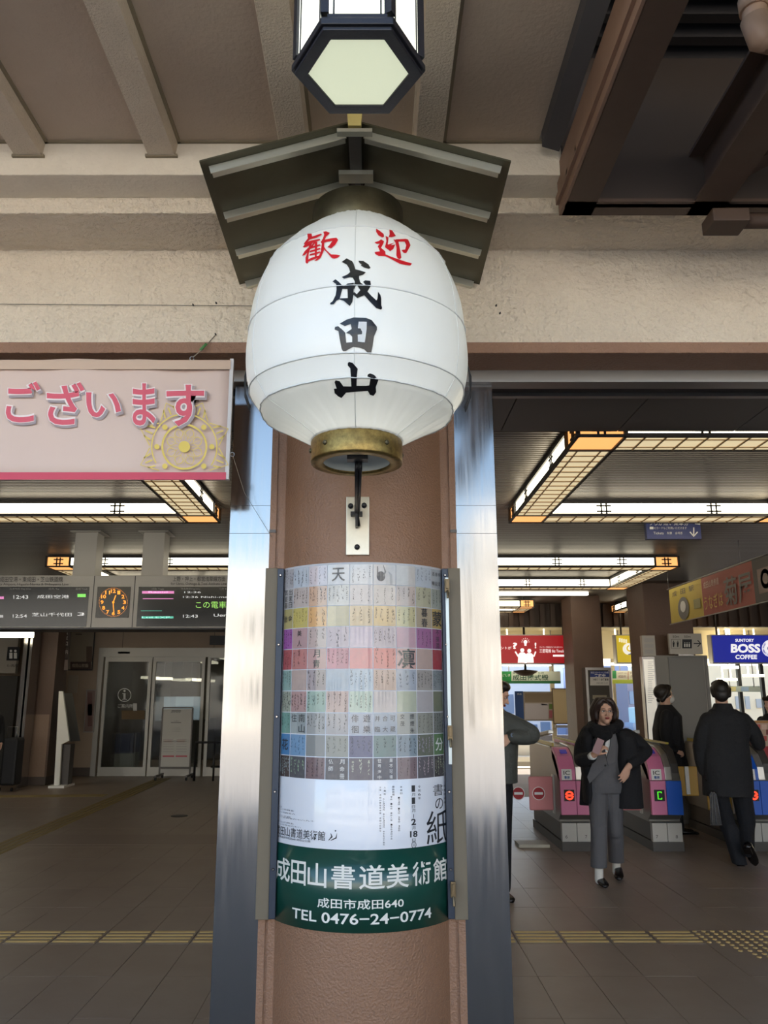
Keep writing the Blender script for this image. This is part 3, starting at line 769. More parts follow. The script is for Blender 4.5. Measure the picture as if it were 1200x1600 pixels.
for i, (wd_) in enumerate((8, 28, 30, 22, 60, 28, 40)): ptxt('- ー --- -'*2 if 0 else '一二三四五六七八九十'[:max(3, wd_//5)], 440, 1259+i*5, 440+wd_, 1261+i*5)
mst([(521, 1313), (526, 1307), (524, 1302)], [.002, .006, .002]); mst([(524, 1313), (532, 1309), (533, 1302)], [.002, .005, .001]); disc(px, ang(531), -zz_(1298, 531), 0, .4, f4, ky=.0067)
px.build('lettering', mat('print_black', '25262a', .4, **GL), t)

# green name plate under the poster
t = thing('name_plate', 'dark green curved museum sign with white characters and phone number', 'sign', (XC, YC-RC, ZB))
b = MB(); b.lathe([(RC, ZB), (RC+.005, ZB), (RC+.005, ZW+.004), (RC, ZW+.004)], (XC, YC), 72, a0=-rad(57), a1=rad(57)); b.build('board', mat('green_enamel', '14453a', .3, coat=.6, coat_rough=.1, var=(10, .25, '1d5044')), t)
px = MB(); f4 = cyl(.0066)
xs = [437, 463, 489, 524, 564, 603, 641, 673]; xe = [461, 486, 517, 558, 601, 636, 669, 695]
ys = [1339, 1346, 1350, 1350, 1351, 1349, 1345, 1342]
for i, ch in enumerate('成田山書道美術館'):
    h_ = 36
    xm_ = (xs[i]+xe[i])/2; a0, a1 = math.degrees(math.asin((xs[i]-567)/156)), math.degrees(math.asin((xe[i]-567)/156))
    add_text(px, ch, f4, a0, -(.982), a1, -(.905), 0, .012, cut=(2.5, None))
def ga(x): return math.degrees(math.asin((x-567)/156))
add_text(px, '成田市成田640', f4, ga(504), -.874, ga(628), -.842, 0, .012, cut=(2.5, None))
add_text(px, 'TEL 0476−24−0774', f4, ga(466), -.829, ga(669), -.795, 0, .015, cut=(2.5, None))
px.build('lettering', mat('white_print', 'e6e4da', .35), t)
# rails that clamp the poster
KH = mat('khaki_rail', '6e6350', .55); BL = mat('blue_black_rail', '2f3846', .4, .3); ZR = mat('zinc_rail', 'a9b4b8', .35, .8)
ztop, zbot = at(430, 888, 3.09).z, at(415, 1437, 3.09).z
for sx, lab in ((-1, 'khaki and blue clamping rail along the left edge of the poster'), (1, 'khaki rail with brass latches along the right edge of the poster')):
    t = thing('poster_rail', lab, 'rail', (XC+sx*.36, 3.1, zbot))
    xa, xb = sorted((XC+sx*.378, XC+sx*.330)); b = MB(); b.box(xa, xb, 3.085, 3.106, zbot, ztop); b.build('cover_strip', KH, t, bevel=.002)
    xa, xb = sorted((XC+sx*.330, XC+sx*.306)); b = MB(); b.box(xa, xb, 3.075, 3.11, zbot+.005, ztop-.003); b.build('inner_strip', BL, t, bevel=.002)
    if sx > 0:
        b = MB(); b.box(XC+.318, XC+.330, 3.066, 3.076, 1.30, ztop-.04); b.build('edge_strip', ZR, t)
        for py in (915, 1145, 1390):
            zz = at(705, py, 3.06).z; b = MB(); b.box(XC+.315, XC+.333, 3.056, 3.068, zz-.026, zz+.026); b.box(XC+.319, XC+.329, 3.046, 3.056, zz-.012, zz+.02); b.tube([(XC+.324, 3.045, zz-.02), (XC+.324, 3.035, zz-.05)], .005, 6); b.build('latch', mat('brass_latch', '75654c', .4, .7), t, bevel=.001)
    b = MB()
    for k in range(5):
        zz = ztop-.03-k*.265; b = MB(); b.tube([(XC+sx*.318, 3.075, zz), (XC+sx*.318, 3.066, zz)], [.006, .003], 8); b.build('screw', STEEL, t)

# ================================================================ hanging banner at the left
t = thing('greeting_banner', 'pale pink cloth banner with pink hiragana hanging under the beam', 'banner', at(358, 650, 2.9))
YB = 2.9; p1, p0 = at(358, 562, YB), at(358, 750, YB); xr_ = at(358, 650, YB).x
nx = 60; nz = 8; v = []; f = []
for i in range(nx+1):
    for j in range(nz+1):
        x = -3.3+(xr_+3.3)*i/nx; z = p0.z+(p1.z-p0.z)*j/nz
        yy = YB+.006*math.sin(x*7)+.004*math.sin(x*23+z*9)+ (.004 if z > p1.z-.03 else 0)
        v.append((x, yy, z))
for i in range(nx):
    for j in range(nz): a = i*(nz+1)+j; f.append((a, a+nz+1, a+nz+2, a+1))
b = MB(); b.add(v, f, 0, True)
bo = b.build('cloth', mat('banner_cloth', 'dcc4b6', .6, var=(1.4, .35, 'd4b7ae')), t); sm_ = bo.modifiers.new('thick', 'SOLIDIFY'); sm_.thickness = .003; sm_.offset = 1
YP = YB-.013; fb = plane_fn(YP, 0)
PK = mat('banner_red', 'cf4a60', .6)
b = MB(); z_a, z_b = at(358, 738, YP).z, at(358, 749.5, YP).z; b.add([(-3.3, YP, z_b), (xr_, YP, z_b), (xr_, YP, z_a), (-3.3, YP, z_a)], [(0, 1, 2, 3)]); b.build('red_hem', PK, t)
b = MB(); z_a, z_b = at(358, 562.5, YP).z, at(358, 577, YP).z; b.add([(-3.3, YP, z_b), (xr_, YP, z_b), (xr_, YP, z_a), (-3.3, YP, z_a)], [(0, 1, 2, 3)]); b.build('top_hem', mat('banner_hem', 'cdb29c', .6), t)
# wheel emblem
GD = mat('banner_gold', 'e8cd62', .6); em = MB(); fe = plane_fn(YP-.001, 0)
cx_, cy_ = 288, 698
disc(em, cx_, cy_, 33, 36, fe, 40); disc(em, cx_, cy_, 0, 9, fe, 20); disc(em, cx_, cy_, 50, 52, fe, 40, a0=rad(150), a1=rad(395))
for k in range(16):
    a = 2*PI*k/16; stroke(em, [(cx_+11*math.cos(a), cy_+11*math.sin(a)), (cx_+30*math.cos(a), cy_+30*math.sin(a))], [.8, .3], fe)
for k in range(8):
    a = 2*PI*k/8+PI/8
    for s_ in (-1, 1):
        stroke(em, [(cx_+(14+16*u)*math.cos(a+s_*.32*math.sin(PI*u)), cy_+(14+16*u)*math.sin(a+s_*.32*math.sin(PI*u))) for u in (0, .25, .5, .75, 1)], [.5, 1, 1.4, 1.4, .8], fe)
    a = 2*PI*k/8; x_, y_ = cx_+43*math.cos(a), cy_+43*math.sin(a)
    if y_ < 736: disc(em, x_, y_, 0, 4.2, fe, 14)
    a = 2*PI*k/8+PI/8
    P = lambda r, d_: (cx_+r*math.cos(a+d_), min(735, cy_+r*math.sin(a+d_)))
    if k not in (1, 2):
        stroke(em, [P(54, -.36), P(74, 0), P(54, .36)], 1.5, fe)
        for d_ in (-.12, 0, .12): stroke(em, [P(54, d_*1.6), P(66, d_)], 2.2, fe)
em.build('emblem', GD, t)
chars = [('ご', 6, 593, 66, 663), ('ざ', 70, 594, 135, 667), ('い', 131, 610, 192, 655), ('ま', 204, 596, 246, 668), ('す', 257, 598, 322, 669)]
for nm, m_, bo_, dx, dy, off in (('lettering_shadow', mat('banner_shadow', 'a89a9b', .6), .055, 3, 3.5, .0015), ('lettering_outline', mat('banner_white', 'f3e6e2', .6), .05, 0, 0, .0025), ('lettering', mat('banner_pink', 'dd5f70', .6), .018, 0, 0, .0035)):
    mb = MB(); fn = plane_fn(YP-off, 0)
    vs0 = None
    for ch, x0, y0, x1, y1 in chars:
        g = (bo_-.018)*38
        add_text(mb, ch, fn, x0+3-g+dx, y0+3-g+dy, x1-3+g+dx, y1-3+g+dy, 0, bo_)
    mb.build(nm, m_, t)
b = MB(); b.box(xr_-.004, xr_+.010, YB-.01, YB+.01, p0.z, p1.z); b.build('side_hem', mat('banner_side', 'd8d3d0', .5), t)
ring = MB(); rp = at(300, 560, YB); qp = at(337, 523, 2.945)
for cc in (rp, at(363, 710, YB)):
    ring = MB(); ring.tube([cc+Vector((.008*math.cos(2*PI*k/12), 0, .008*math.sin(2*PI*k/12))) for k in range(13)], .0018, 5, cap=False); ring.build('eyelet', STEEL, t)
ring = MB(); ring.tube([rp+Vector((.006, 0, .006)), (rp+qp)/2+Vector((.003, 0, -.003)), qp], .0022, 5)
a1_ = at(364, 713, YB); ring.tube([a1_, at(382, 770, 2.95), at(425, 840, 3.1)], .0009, 4); ring.build('tie_cord', mat('cord', '9a8f7c', .8), t)
ring = MB(); m1, m2 = rp+(qp-rp)*.35, rp+(qp-rp)*.6; ring.tube([m1, m2], .006, 6); ring.build('green_tape', mat('green_tape', '4f8a4c', .5), t)
# thin guy wire across the beam and hooks
t = thing('guy_wire', 'thin steel wire stretched along the cream beam', 'wire', at(0, 476, 2.93))
b = MB(); b.tube([at(-10, 475, 2.94), at(395, 478, 2.94)], .0012, 4); b.build('wire', DKMET, t)
b = MB()
for px_, py_ in ((338, 474), (302, 477), (337, 523), (775, 478), (781, 490)): c_ = at(px_, py_, 2.948); b = MB(); b.tube([c_, c_-Vector((0, .012, 0))], [.004, .002], 6); b.build('hook', BLACKM, t)
# ================================================================ HALL
AMB = mat('amber_glass', 'ffb268', .4, emit=.55)
LWH = mat('lit_panel', 'fff4d8', .4, emit=3.0)
WOODL = mat('lit_wood_lattice', 'f0dcb0', .5, emit=.36)
LATB = mat('lattice_wood', 'b8996a', .5, emit=0)
FRM = mat('lamp_frame', '1b1512', .5)
def hashmark(mb, c, d, n, s, h, off):
    """small double cross lattice on a panel centred at c, running along d, facing n"""
    for q in (-s*.35, s*.35): mb.obox(c+d*q+n*off, d, n, (0, 0, 1), .006, .003, h)
    for q in (-h*.5, h*.5): mb.obox(c+Vector((0, 0, q))+n*off, d, n, (0, 0, 1), s, .003, .006)
def ring_lamp(X0, X1, Y0, Y1, z, label, w=.26, h=.12, name='ceiling_lamp', grid=True, arms='nfwe', corners=None):
    t = thing(name, label, 'lamp', ((X0+X1)/2, (Y0+Y1)/2, z), 'rectangular lattice ceiling lamps')
    arm = {'n': ((X0, Y0+w/2), (X1, Y0+w/2)), 'f': ((X0, Y1-w/2), (X1, Y1-w/2)), 'w': ((X0+w/2, Y0), (X0+w/2, Y1)), 'e': ((X1-w/2, Y0), (X1-w/2, Y1))}
    for k in arms:
        (xa, ya), (xb, yb) = arm[k]; A, B = Vector((xa, ya, z)), Vector((xb, yb, z)); d = (B-A).normalized(); n = Vector((-d.y, d.x, 0))
        L_ = (B-A).length-2*w; M_ = (A+B)/2
        b = MB(); b.obox(M_+Vector((0, 0, h/2)), d, n, (0, 0, 1), L_/2, w/2-.012, h/2-.016); b.build('side_panel', LWH, t)
        b = MB(); b.obox(M_+Vector((0, 0, .012)), d, n, (0, 0, 1), L_/2, w/2-.018, .006); b.build('bottom_panel', WOODL, t)
        b = MB()
        for s_ in (-1, 1):
            for zz in (.010, h-.010): b.obox(M_+n*s_*(w/2-.008)+Vector((0, 0, zz)), d, n, (0, 0, 1), L_/2+w*.02, .009, .011)
        b.build('edge_frame', FRM, t)
        if grid:
            b = MB(); q = -L_/2+.1; i = 0
            while q < L_/2:
                b.obox(M_+d*q+Vector((0, 0, .004)), d, n, (0, 0, 1), .005, w/2-.02, .003); q += .11
            for s_ in (-.25, .25): b.obox(M_+n*s_*w+Vector((0, 0, .004)), d, n, (0, 0, 1), L_/2, .004, .003)
            b.build('bottom_lattice', LATB, t, kind='stuff')
        b = MB(); nn = max(1, int(L_/.66))
        for i in range(nn):
            q = -L_/2+L_*(i+.5)/nn
            for s_ in (-1, 1): hashmark(b, M_+d*q+Vector((0, 0, h/2)), d, n*s_, .055, h*.36, w/2-.010)
        b.build('hash_lattice', FRM, t, kind='stuff')
    for cx_, cy_ in ((X0+w/2, Y0+w/2), (X1-w/2, Y0+w/2), (X0+w/2, Y1-w/2), (X1-w/2, Y1-w/2)):
        if corners is not None and (cx_ < (X0+X1)/2, cy_ < (Y0+Y1)/2) not in corners: continue
        b = MB(); b.box(cx_-w/2+.014, cx_+w/2-.014, cy_-w/2+.014, cy_+w/2-.014, z+.008, z+h-.008); bx_ = b.build('corner_lantern', AMB, t)
        b = MB()
        for sx in (-1, 1):
            for sy in (-1, 1): b.box(cx_+sx*(w/2-.016), cx_+sx*(w/2+.004), cy_+sy*(w/2-.016), cy_+sy*(w/2+.004), z, z+h)
            for zz in (z, z+h-.014):
                b.box(cx_-w/2, cx_+w/2, cy_+sx*(w/2-.012), cy_+sx*(w/2+.003), zz, zz+.014); b.box(cx_+sx*(w/2-.012), cx_+sx*(w/2+.003), cy_-w/2, cy_+w/2, zz, zz+.014)
        for ang_ in range(4):
            n = Vector((math.cos(ang_*PI/2), math.sin(ang_*PI/2), 0)); d = Vector((-n.y, n.x, 0)); hashmark(b, Vector((cx_, cy_, z+h/2)), d, n, .05, h*.36, w/2-.010)
        b.build('corner_frame', FRM, bx_)
    b = MB()
    for cx_, cy_ in ((X0+w/2, Y0+w/2), (X1-w/2, Y0+w/2), (X0+w/2, Y1-w/2), (X1-w/2, Y1-w/2)): b.box(cx_-.05, cx_+.05, cy_-.05, cy_+.05, z+h-.005, 3.0)
    if arms == 'nfwe': b.box(X0+.02, X1-.02, Y0+.02, Y0+w-.02, z+h-.004, z+h+.004); b.box(X0+.02, X1-.02, Y1-w+.02, Y1-.02, z+h-.004, z+h+.004); b.box(X0+.02, X0+w-.02, Y0, Y1, z+h-.004, z+h+.004); b.box(X1-w+.02, X1-.02, Y0, Y1, z+h-.004, z+h+.004)
    b.build('top_plate', FRM, t)
    return t
ring_lamp(1.05, 3.22, 3.95, 6.1, 2.85, 'nearest square ceiling lamp right of the pillar')
ring_lamp(-3.6, -1.2, 3.95, 6.1, 2.85, 'nearest square ceiling lamp behind the pink banner at the left')
ring_lamp(-3.45, 3.2, 8.3, 10.2, 2.85, 'wide rectangular ceiling lamp deeper in the hall spanning behind the pillar')
ring_lamp(1.0, 2.42, 12.1, 12.95, 2.83, 'small far ceiling lamp right of the steel cladding', w=.22)
pA = at(990, 965, 12.3)
ring_lamp(pA.x-.15, pA.x+.55, 11.9, 12.95, 2.83, 'small far ceiling lamp between two brown columns', w=.22)
pA = at(1105, 965, 12.3)
ring_lamp(pA.x-.15, pA.x+.3, 11.9, 12.95, 2.83, 'small far ceiling lamp behind the big brown column', w=.2)
t = thing('tube_lamp', 'bare fluorescent tube fixed to the far hall ceiling', 'lamp', (2.8, 11.6, 2.95))
b = MB(); a_, c_ = at(775, 961, 11.6), at(920, 961, 11.6); b.box(a_.x, c_.x, 11.55, 11.65, 2.955, 2.995); b.build('tube', LWH, t)
# far ceiling edge girder
b = MB(); b.box(-.2, 10, 13.1, 13.2, 2.62, 3.1)
for k in range(60): b.box(-.2+k*.17, -.13+k*.17, 13.02, 13.1, 2.62, 2.98)
struct('trim_6', b, mat('girder_brown', '4c3e35', .6))

# ---------------------------------------------------------------- departure board
t = thing('departure_board', 'long grey train departure display hanging from two ceiling posts', 'display board', (-3, 7, 2.1))
YD = 7.0; GR = mat('board_grey', 'aaa7a1', .5); SCR = mat('board_screen', '14181a', .2)
zt, zb_ = at(300, 899, YD).z, at(300, 981, YD).z; xR = at(372, 940, YD).x+.12
b = MB(); b.box(-5.2, xR, YD, YD+.35, zb_, zt); b.build('case', GR, t, bevel=.006)
b = MB(); b.box(-5.2, xR, YD+.005, YD+.34, zb_-.012, zb_); b.build('lower_edge', BLACKM, t)
fD = plane_fn(YD-.006, 0)
b = MB()
for x0, x1 in ((-120, 135), (217, 385)): a_ = at(x0, 917, YD); c_ = at(x1, 979, YD); b.box(a_.x, min(c_.x, xR-.01), YD-.004, YD+.01, c_.z, a_.z)
b.build('screen', SCR, t)
b = MB()
for xx in (145, 209): c_ = at(xx, 940, YD); b.box(c_.x-.003, c_.x+.003, YD-.003, YD+.01, zb_+.005, zt-.005)
b.build('seam', BLACKM, t)
clk = MB(); a_ = at(153, 917, YD); c_ = at(201, 965, YD); clk.box(a_.x, c_.x, YD-.008, YD+.01, c_.z, a_.z); ck = clk.build('clock_face', mat('clock_dark', '1d1a10', .25), t)
ORG = mat('clock_orange', 'ff9a30', .4, emit=.55); fC = plane_fn(YD-.012, 0)
m = MB()
for h_ in range(1, 13):
    a = h_*PI/6; x_, y_ = 177+17.5*math.sin(a), 941-17.5*math.cos(a)
    add_text(m, str(h_), fC, x_-(2.3 if h_ < 10 else 3.8), y_-2.9, x_+(2.3 if h_ < 10 else 3.8), y_+2.9, bold=.03)
for k in range(60):
    a = k*PI/30; stroke(m, [(177+21.5*math.sin(a), 941-21.5*math.cos(a)), (177+22.6*math.sin(a), 941-22.6*math.cos(a))], .5, fC)
m.build('numerals', ORG, ck)
m = MB(); stroke(m, [(176.7, 941), (178, 958)], 1.4, fC); stroke(m, [(177, 941), (181, 930)], 1.6, fC); disc(m, 177, 941, 0, 1.8, fC); m.build('clock_hands', ORG, ck)
m = MB()
add_text(m, '成田空港・東成田・芝山鉄道線', fD, 0, 901, 98, 909.5, fit='stretch'); add_text(m, 'Narita Airport, Higashi-Narita & Shibayama Line', fD, -12, 911, 107, 915.5)
add_text(m, '上野・押上・都営浅草線方面', fD, 270, 900.5, 352, 908.5); add_text(m, 'for Ueno, Oshiage & Toei Asakusa Line', fD, 267, 910, 354, 915.2); m.build('title', mat('print_dark', '2b2a2a', .5), t)
m = MB()
for tx, x0, x1 in (('発車時刻 Dep.time', 15, 48), ('行先 To', 76, 92), ('番線 Track', 118, 137), ('種別 Train', 237, 256), ('発車時刻 Dep.time', 283, 313), ('行先 To', 342, 356)): add_text(m, tx, fD, x0, 918.5, x1, 922)
m.build('column_heads', mat('print_pale', '8f908c', .5), t)
m = MB(); wt = (.75, .75, .75); gr_ = (.25, .8, .15); mg = (.75, .25, .55)
add_text(m, '12:43', fD, 21, 930, 44, 935.5, col=wt); add_text(m, '成田空港', fD, 58, 929.5, 108, 935, col=wt); rect(m, 121, 928, 134, 933, fD, col=gr_)
add_text(m, '12:54', fD, 20, 960, 42, 965, col=wt); add_text(m, '芝山千代田', fD, 50, 957.5, 112, 963, col=wt); add_text(m, '3', fD, 121, 957, 132, 962, col=wt)
rect(m, -5, 932, 6, 936, fD, col=mg); rect(m, -5, 961, 5, 965, fD, col=(.4,.4,.4))
rect(m, 222, 923.5, 272, 927.5, fD, col=mg); rect(m, 223, 935, 271, 936, fD, col=mg); rect(m, 220, 954, 253, 954.8, fD, col=(.1,.55,.4)); rect(m, 221, 963, 271, 966.3, fD, col=(.1,.5,.38))
add_text(m, 'Ltd.EXP.', fD, 222, 963, 268, 966.2, col=(.9,.9,.9)); add_text(m, 'Rapid', fD, 232, 923.8, 262, 927, col=(.95,.9,.9))
add_text(m, '12:36', fD, 288, 924, 314, 926.5, col=wt); add_text(m, '12:36 Nishi-mag', fD, 286, 931.5, 361, 935, col=wt); add_text(m, 'この電車は', fD, 306, 939.5, 366, 950.5, col=(.35,.75,.15)); add_text(m, '12:43', fD, 286, 960.5, 309, 965, col=wt); add_text(m, 'Ueno', fD, 334, 959, 362, 963.5, col=wt)
m.build('led_text', mat('led_text', 'ffffff', .5, vcol=True, emit=.3), t)
b = MB()
for x0, x1 in ((119, 153), (225, 258)): a_, c_ = at(x0, 860, YD+.12).x, at(x1, 860, YD+.12).x; b = MB(); b.box(a_, c_, YD+.08, YD+.26, zt, 3.0); b.box(a_-.04, c_+.04, YD+.04, YD+.30, 2.975, 3.0); b.build('hanging_post', GR, t)

# ---------------------------------------------------------------- left back wall with the information office
YW = 16.3
DR = mat('door_frame_aluminium', '9c9992', .4, .6)
b = MB(); L0 = at(-400, 1000, YW).x; xd = at(155, 1100, YW).x; xe_ = -.2
ztop_ = at(200, 1014, YW).z
b.box(L0-3, xd, YW, YW+.15, 0, 3.1); b.box(xd, xe_, YW, YW+.15, ztop_, 3.1); b.box(-.35, -.2, 13.2, 20.5, 0, 3.1)
struct('wall_back', b, WALLB)
b = MB(); b.box(-10, -.2, 12.9, 20.5, -.2, -.006); struct('floor_office', b, TILEM)
b = MB(); b.box(-10, -.2, 13.2, 20.5, 3.0, 3.2); struct('ceiling_office', b, SMOOTHC)
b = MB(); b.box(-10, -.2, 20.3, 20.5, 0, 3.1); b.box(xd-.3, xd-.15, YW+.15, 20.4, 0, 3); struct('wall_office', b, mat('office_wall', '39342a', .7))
fW = plane_fn(YW-.004, 0)
m = MB()
for xx in (192, 335): p = at(xx, 1000, YW); m.box(p.x-.004, p.x+.004, YW-.003, YW+.01, ztop_+.02, 3.0)
m.build('panel_joint', DARKB, None, label='dark joints between beige panels above the glass doors', cat='joint', kind='structure')
GLS = mat('door_glass', 'b9c4bc', .03, trans=1, spec=.5, alpha=.35)
def glass_door(i, x0, x1, y0, y1, label):
    a_, c_ = at(x0, 1100, YW).x, at(x1, 1100, YW).x; zt_ = at(x0, y0, YW).z
    t = thing('glass_door', label, 'door', ((a_+c_)/2, YW, 0)); fw = .06
    b = MB(); b.box(a_, a_+fw, YW-.02, YW+.03, 0, zt_); b.box(c_-fw, c_, YW-.02, YW+.03, 0, zt_); b.box(a_+fw, c_-fw, YW-.018, YW+.028, zt_-.10, zt_-.002); b.box(a_+fw, c_-fw, YW-.018, YW+.028, .002, .17); b.build('frame', DR, t)
    b = MB(); b.box(a_+fw, c_-fw, YW, YW+.01, .17, zt_-.10); b.build('pane', GLS, t); return t, a_, c_, zt_
b = MB(); a_ = at(150, 1100, YW).x; b.box(a_, xe_, YW-.06, YW-.025, ztop_-.16, ztop_+.02); b.box(a_, a_+.1, YW-.06, YW-.025, 0, ztop_-.16); struct('trim_7', b, DR)
td, *_ = glass_door(1, 160, 234, 1026, 1212, 'left glass sliding door with a white information symbol')
m = MB(); fG = plane_fn(YW-.03, 0)
disc(m, 194.5, 1086, 9.6, 10.6, fG, 32); rect(m, 192.8, 1083, 196.2, 1093, fG); rect(m, 191, 1092, 198.4, 1093.4, fG); rect(m, 191.2, 1083, 194.5, 1084.3, fG); disc(m, 194.6, 1079.6, 0, 1.7, fG)
add_text(m, 'ご案内所', fG, 184, 1100, 208, 1106); m.build('printed_sign', mat('frosted_white', 'c9cac6', .6), td)
m = MB(); rect(m, 190, 1110, 226, 1124, fG, col=lin('5a4526'))
rect(m, 208, 1099, 214, 1111, fG, col=(.5,.5,.48)); m.build('sticker', mat('sticker', 'ffffff', .6, vcol=True), td)
td, *_ = glass_door(2, 236, 318, 1026, 1212, 'middle glass sliding door behind the white notice board')
td, *_ = glass_door(3, 322, 420, 1020, 1212, 'right glass door beside the steel cladding behind a dark rail')
b = MB(); p = at(345, 1001, YW); b.box(p.x-.2, p.x+.3, YW-.12, YW-.001, p.z-.09, p.z+.09); b.build('door_sensor', BLACKM, None, label='black door sensor box above the right glass door', cat='sensor')
b = MB(); p = at(195, 1020, YW); b.box(p.x-.12, p.x+.12, YW-.06, YW-.04, p.z-.02, p.z+.02); b.build('door_plate', BLACKM, None, label='small dark strip sensor on the door header left of centre', cat='sensor')
# office contents
for i, (x0, x1, yp, Y) in enumerate(((252, 284, 1027, 18.0), (291, 312, 1030, 19.2), (240, 262, 1060, 19.4), (330, 365, 1024, 18), (300, 312, 1062, 18.2))):
    b = MB(); a_ = at(x0, yp, Y); c_ = at(x1, yp, Y); b.box(a_.x, c_.x, Y, Y+.5, a_.z-.03, a_.z+.03); 
    if 1: b2 = MB(); b2.box((a_.x+c_.x)/2-.01, (a_.x+c_.x)/2+.01, Y+.3, Y+.32, a_.z+.03, 3.0)
    lo_ = b.build('office_lamp', mat('office_tube', 'fff4d8', .4, emit=1.1), None, label=['long strip lamp inside the office behind the middle door', 'short strip lamp near the right edge of the middle door', 'lowest strip lamp seen through the middle door', 'strip lamp inside the office behind the right door', 'small low strip lamp right of the middle door'][i], cat='lamp'); b2.build('hanger', DKMET, lo_)
def simple_board(name, label, cat, x0, y0, x1, y1, Y, d, m_, **k):
    b = MB(); pxbox(b, x0, y0, x1, y1, Y, d); o = b.build(name, m_, None, label=label, cat=cat, **k); return o
t = thing('sandwich_board', 'blue and white folding sign standing inside the left glass door', 'sign', at(192, 1202, 17))
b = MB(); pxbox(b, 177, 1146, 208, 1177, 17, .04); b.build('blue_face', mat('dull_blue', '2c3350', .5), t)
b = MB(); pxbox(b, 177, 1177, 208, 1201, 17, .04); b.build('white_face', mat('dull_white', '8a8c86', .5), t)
b = MB(); a_, c_ = at(176, 1201, 17).x, at(209, 1201, 17).x
for xx in (a_, c_): b.box(xx-.015, xx+.015, 16.98, 17.3, 0, at(190, 1145, 17).z)
b.build('frame', DKMET, t)
t = thing('reception_desk', 'dark office desk with papers behind the glass doors', 'desk', at(270, 1190, 18))
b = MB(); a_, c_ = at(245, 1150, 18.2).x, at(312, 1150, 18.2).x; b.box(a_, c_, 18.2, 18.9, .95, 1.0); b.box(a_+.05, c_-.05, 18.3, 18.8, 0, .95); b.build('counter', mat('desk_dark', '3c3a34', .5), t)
b = MB(); b.box(a_+.1, a_+.9, 18.25, 18.28, 1.0, 1.5); b.build('monitor', mat('monitor', '8fa0a8', .3, emit=.25), t)
# notice board on castors
YN = 15.7
t = thing('notice_board', 'white notice board on a castor stand before the glass doors', 'notice board', at(275, 1212, YN))
b = MB(); pxbox(b, 253, 1108, 298, 1198, YN, .03); b.build('panel', mat('notice_white', 'b9b8b2', .5), t)
b = MB(); a_, c_ = at(252, 1150, YN).x, at(299, 1150, YN).x; zt_, zl_ = at(275, 1106, YN).z, at(275, 1199, YN).z
for xx in (a_, c_): b.box(xx-.012, xx+.012, YN-.01, YN+.03, .06, zt_)
b.box(a_, c_, YN-.01, YN+.03, zt_-.01, zt_+.015); b.box(a_, c_, YN-.01, YN+.03, zl_-.03, zl_)
for xx in (a_, c_): b.box(xx-.02, xx+.02, YN-.28, YN+.28, .06, .09)
b.build('stand', DKMET, t)
for xx in (a_, c_):
    for yy in (YN-.25, YN+.25): b = MB(); b.tube([(xx-.015, yy, .035), (xx+.015, yy, .035)], .035, 12); b.build('castor', BLACKM, t)
m = MB(); fN = plane_fn(YN-.004, 0); k_ = (.12, .12, .12)
rect(m, 268, 1110, 283, 1111.5, fN, col=k_); rect(m, 267, 1128.5, 283, 1129.5, fN, col=k_); add_text(m, '最新情報', fN, 267, 1112, 282, 1114, col=k_); add_text(m, 'ご案内', fN, 272, 1126, 279, 1127.5, col=k_)
for yy in (1137, 1139.5, 1142): add_text(m, '一二三日本語案内', fN, 266, yy, 282, yy+1.4, col=(.25,.25,.25))
for xx in (254, 274.5):
    rect(m, xx, 1180.5, xx+18, 1182.5, fN, col=lin('b03048'))
    for yy in (1155, 1158, 1162, 1166, 1170, 1174): rect(m, xx+1, yy, xx+17, yy+.8, fN, col=(.35,.33,.32))
    rect(m, xx+2, 1156, xx+15, 1160, fN, col=(.5,.42,.38))
m.build('print', mat('notice_print', 'ffffff', .5, vcol=True), t)
t = thing('queue_rail', 'dark tubular rail standing right of the notice board', 'rail', at(330, 1212, 15.4))
a_, c_ = at(305, 1180, 15.4), at(400, 1180, 15.4); zr_ = at(320, 1160, 15.4).z
b = MB(); b.tube([(a_.x, 15.4, 0), (a_.x, 15.4, zr_), (c_.x, 15.4, zr_), (c_.x, 15.4, 0)], .025, 8); b.tube([(a_.x+.3, 15.4, .25), (c_.x, 15.4, .25)], .02, 8); b.tube([(a_.x+.35, 15.4, 0), (a_.x+.35, 15.4, zr_)], .02, 8); b.build('tube', BLACKM, t)
b = MB(); b.box(a_.x+.5, a_.x+.85, 15.9, 16.1, 0, at(325, 1128, 16).z); b.build('white_locker', mat('locker_white', '8d8d88', .5), None, label='pale narrow cabinet behind the dark queue rail', cat='cabinet')
# kiosk side, wall posters
t = thing('guide_stand', 'tall angular white edged information stand beside the dark left column', 'stand', at(88, 1230, 14.4))
YK = 14.4
P = lambda x, y, Y=YK: at(x, y, Y)
side = [(92, 1080), (98, 1080), (108, 1157), (96, 1163), (92, 1229), (84, 1229), (88, 1160)]
b = MB(); vs = [P(*q) for q in side]; back = [v+Vector((.0, .05, 0)) for v in vs]; n = len(side)
b.add(vs+back, [list(range(n))[::-1], list(range(n, 2*n))]+[(i, (i+1) % n, n+(i+1) % n, n+i) for i in range(n)]); b.build('side_plate', mat('white_lacquer', 'eceae2', .35), t)
b = MB(); vs = [P(99, 1083, 14.5), P(112, 1083, 14.9), P(124, 1157, 14.9), P(109, 1158, 14.5)]; bk = [v+Vector((0, .05, -.01)) for v in vs]; b.add(vs+bk, [(0,1,2,3),(7,6,5,4),(0,4,5,1),(1,5,6,2),(2,6,7,3),(3,7,4,0)]); b.build('sloping_panel', DKMET, t)
b = MB(); pxbox(b, 95, 1163, 108, 1227, 14.5, .2); b.build('leg', DKMET, t)
b = MB(); pxbox(b, 75, 1228, 100, 1232, 14.3, .5); b.build('base', mat('white_lacquer', 'eceae2', .35), t)
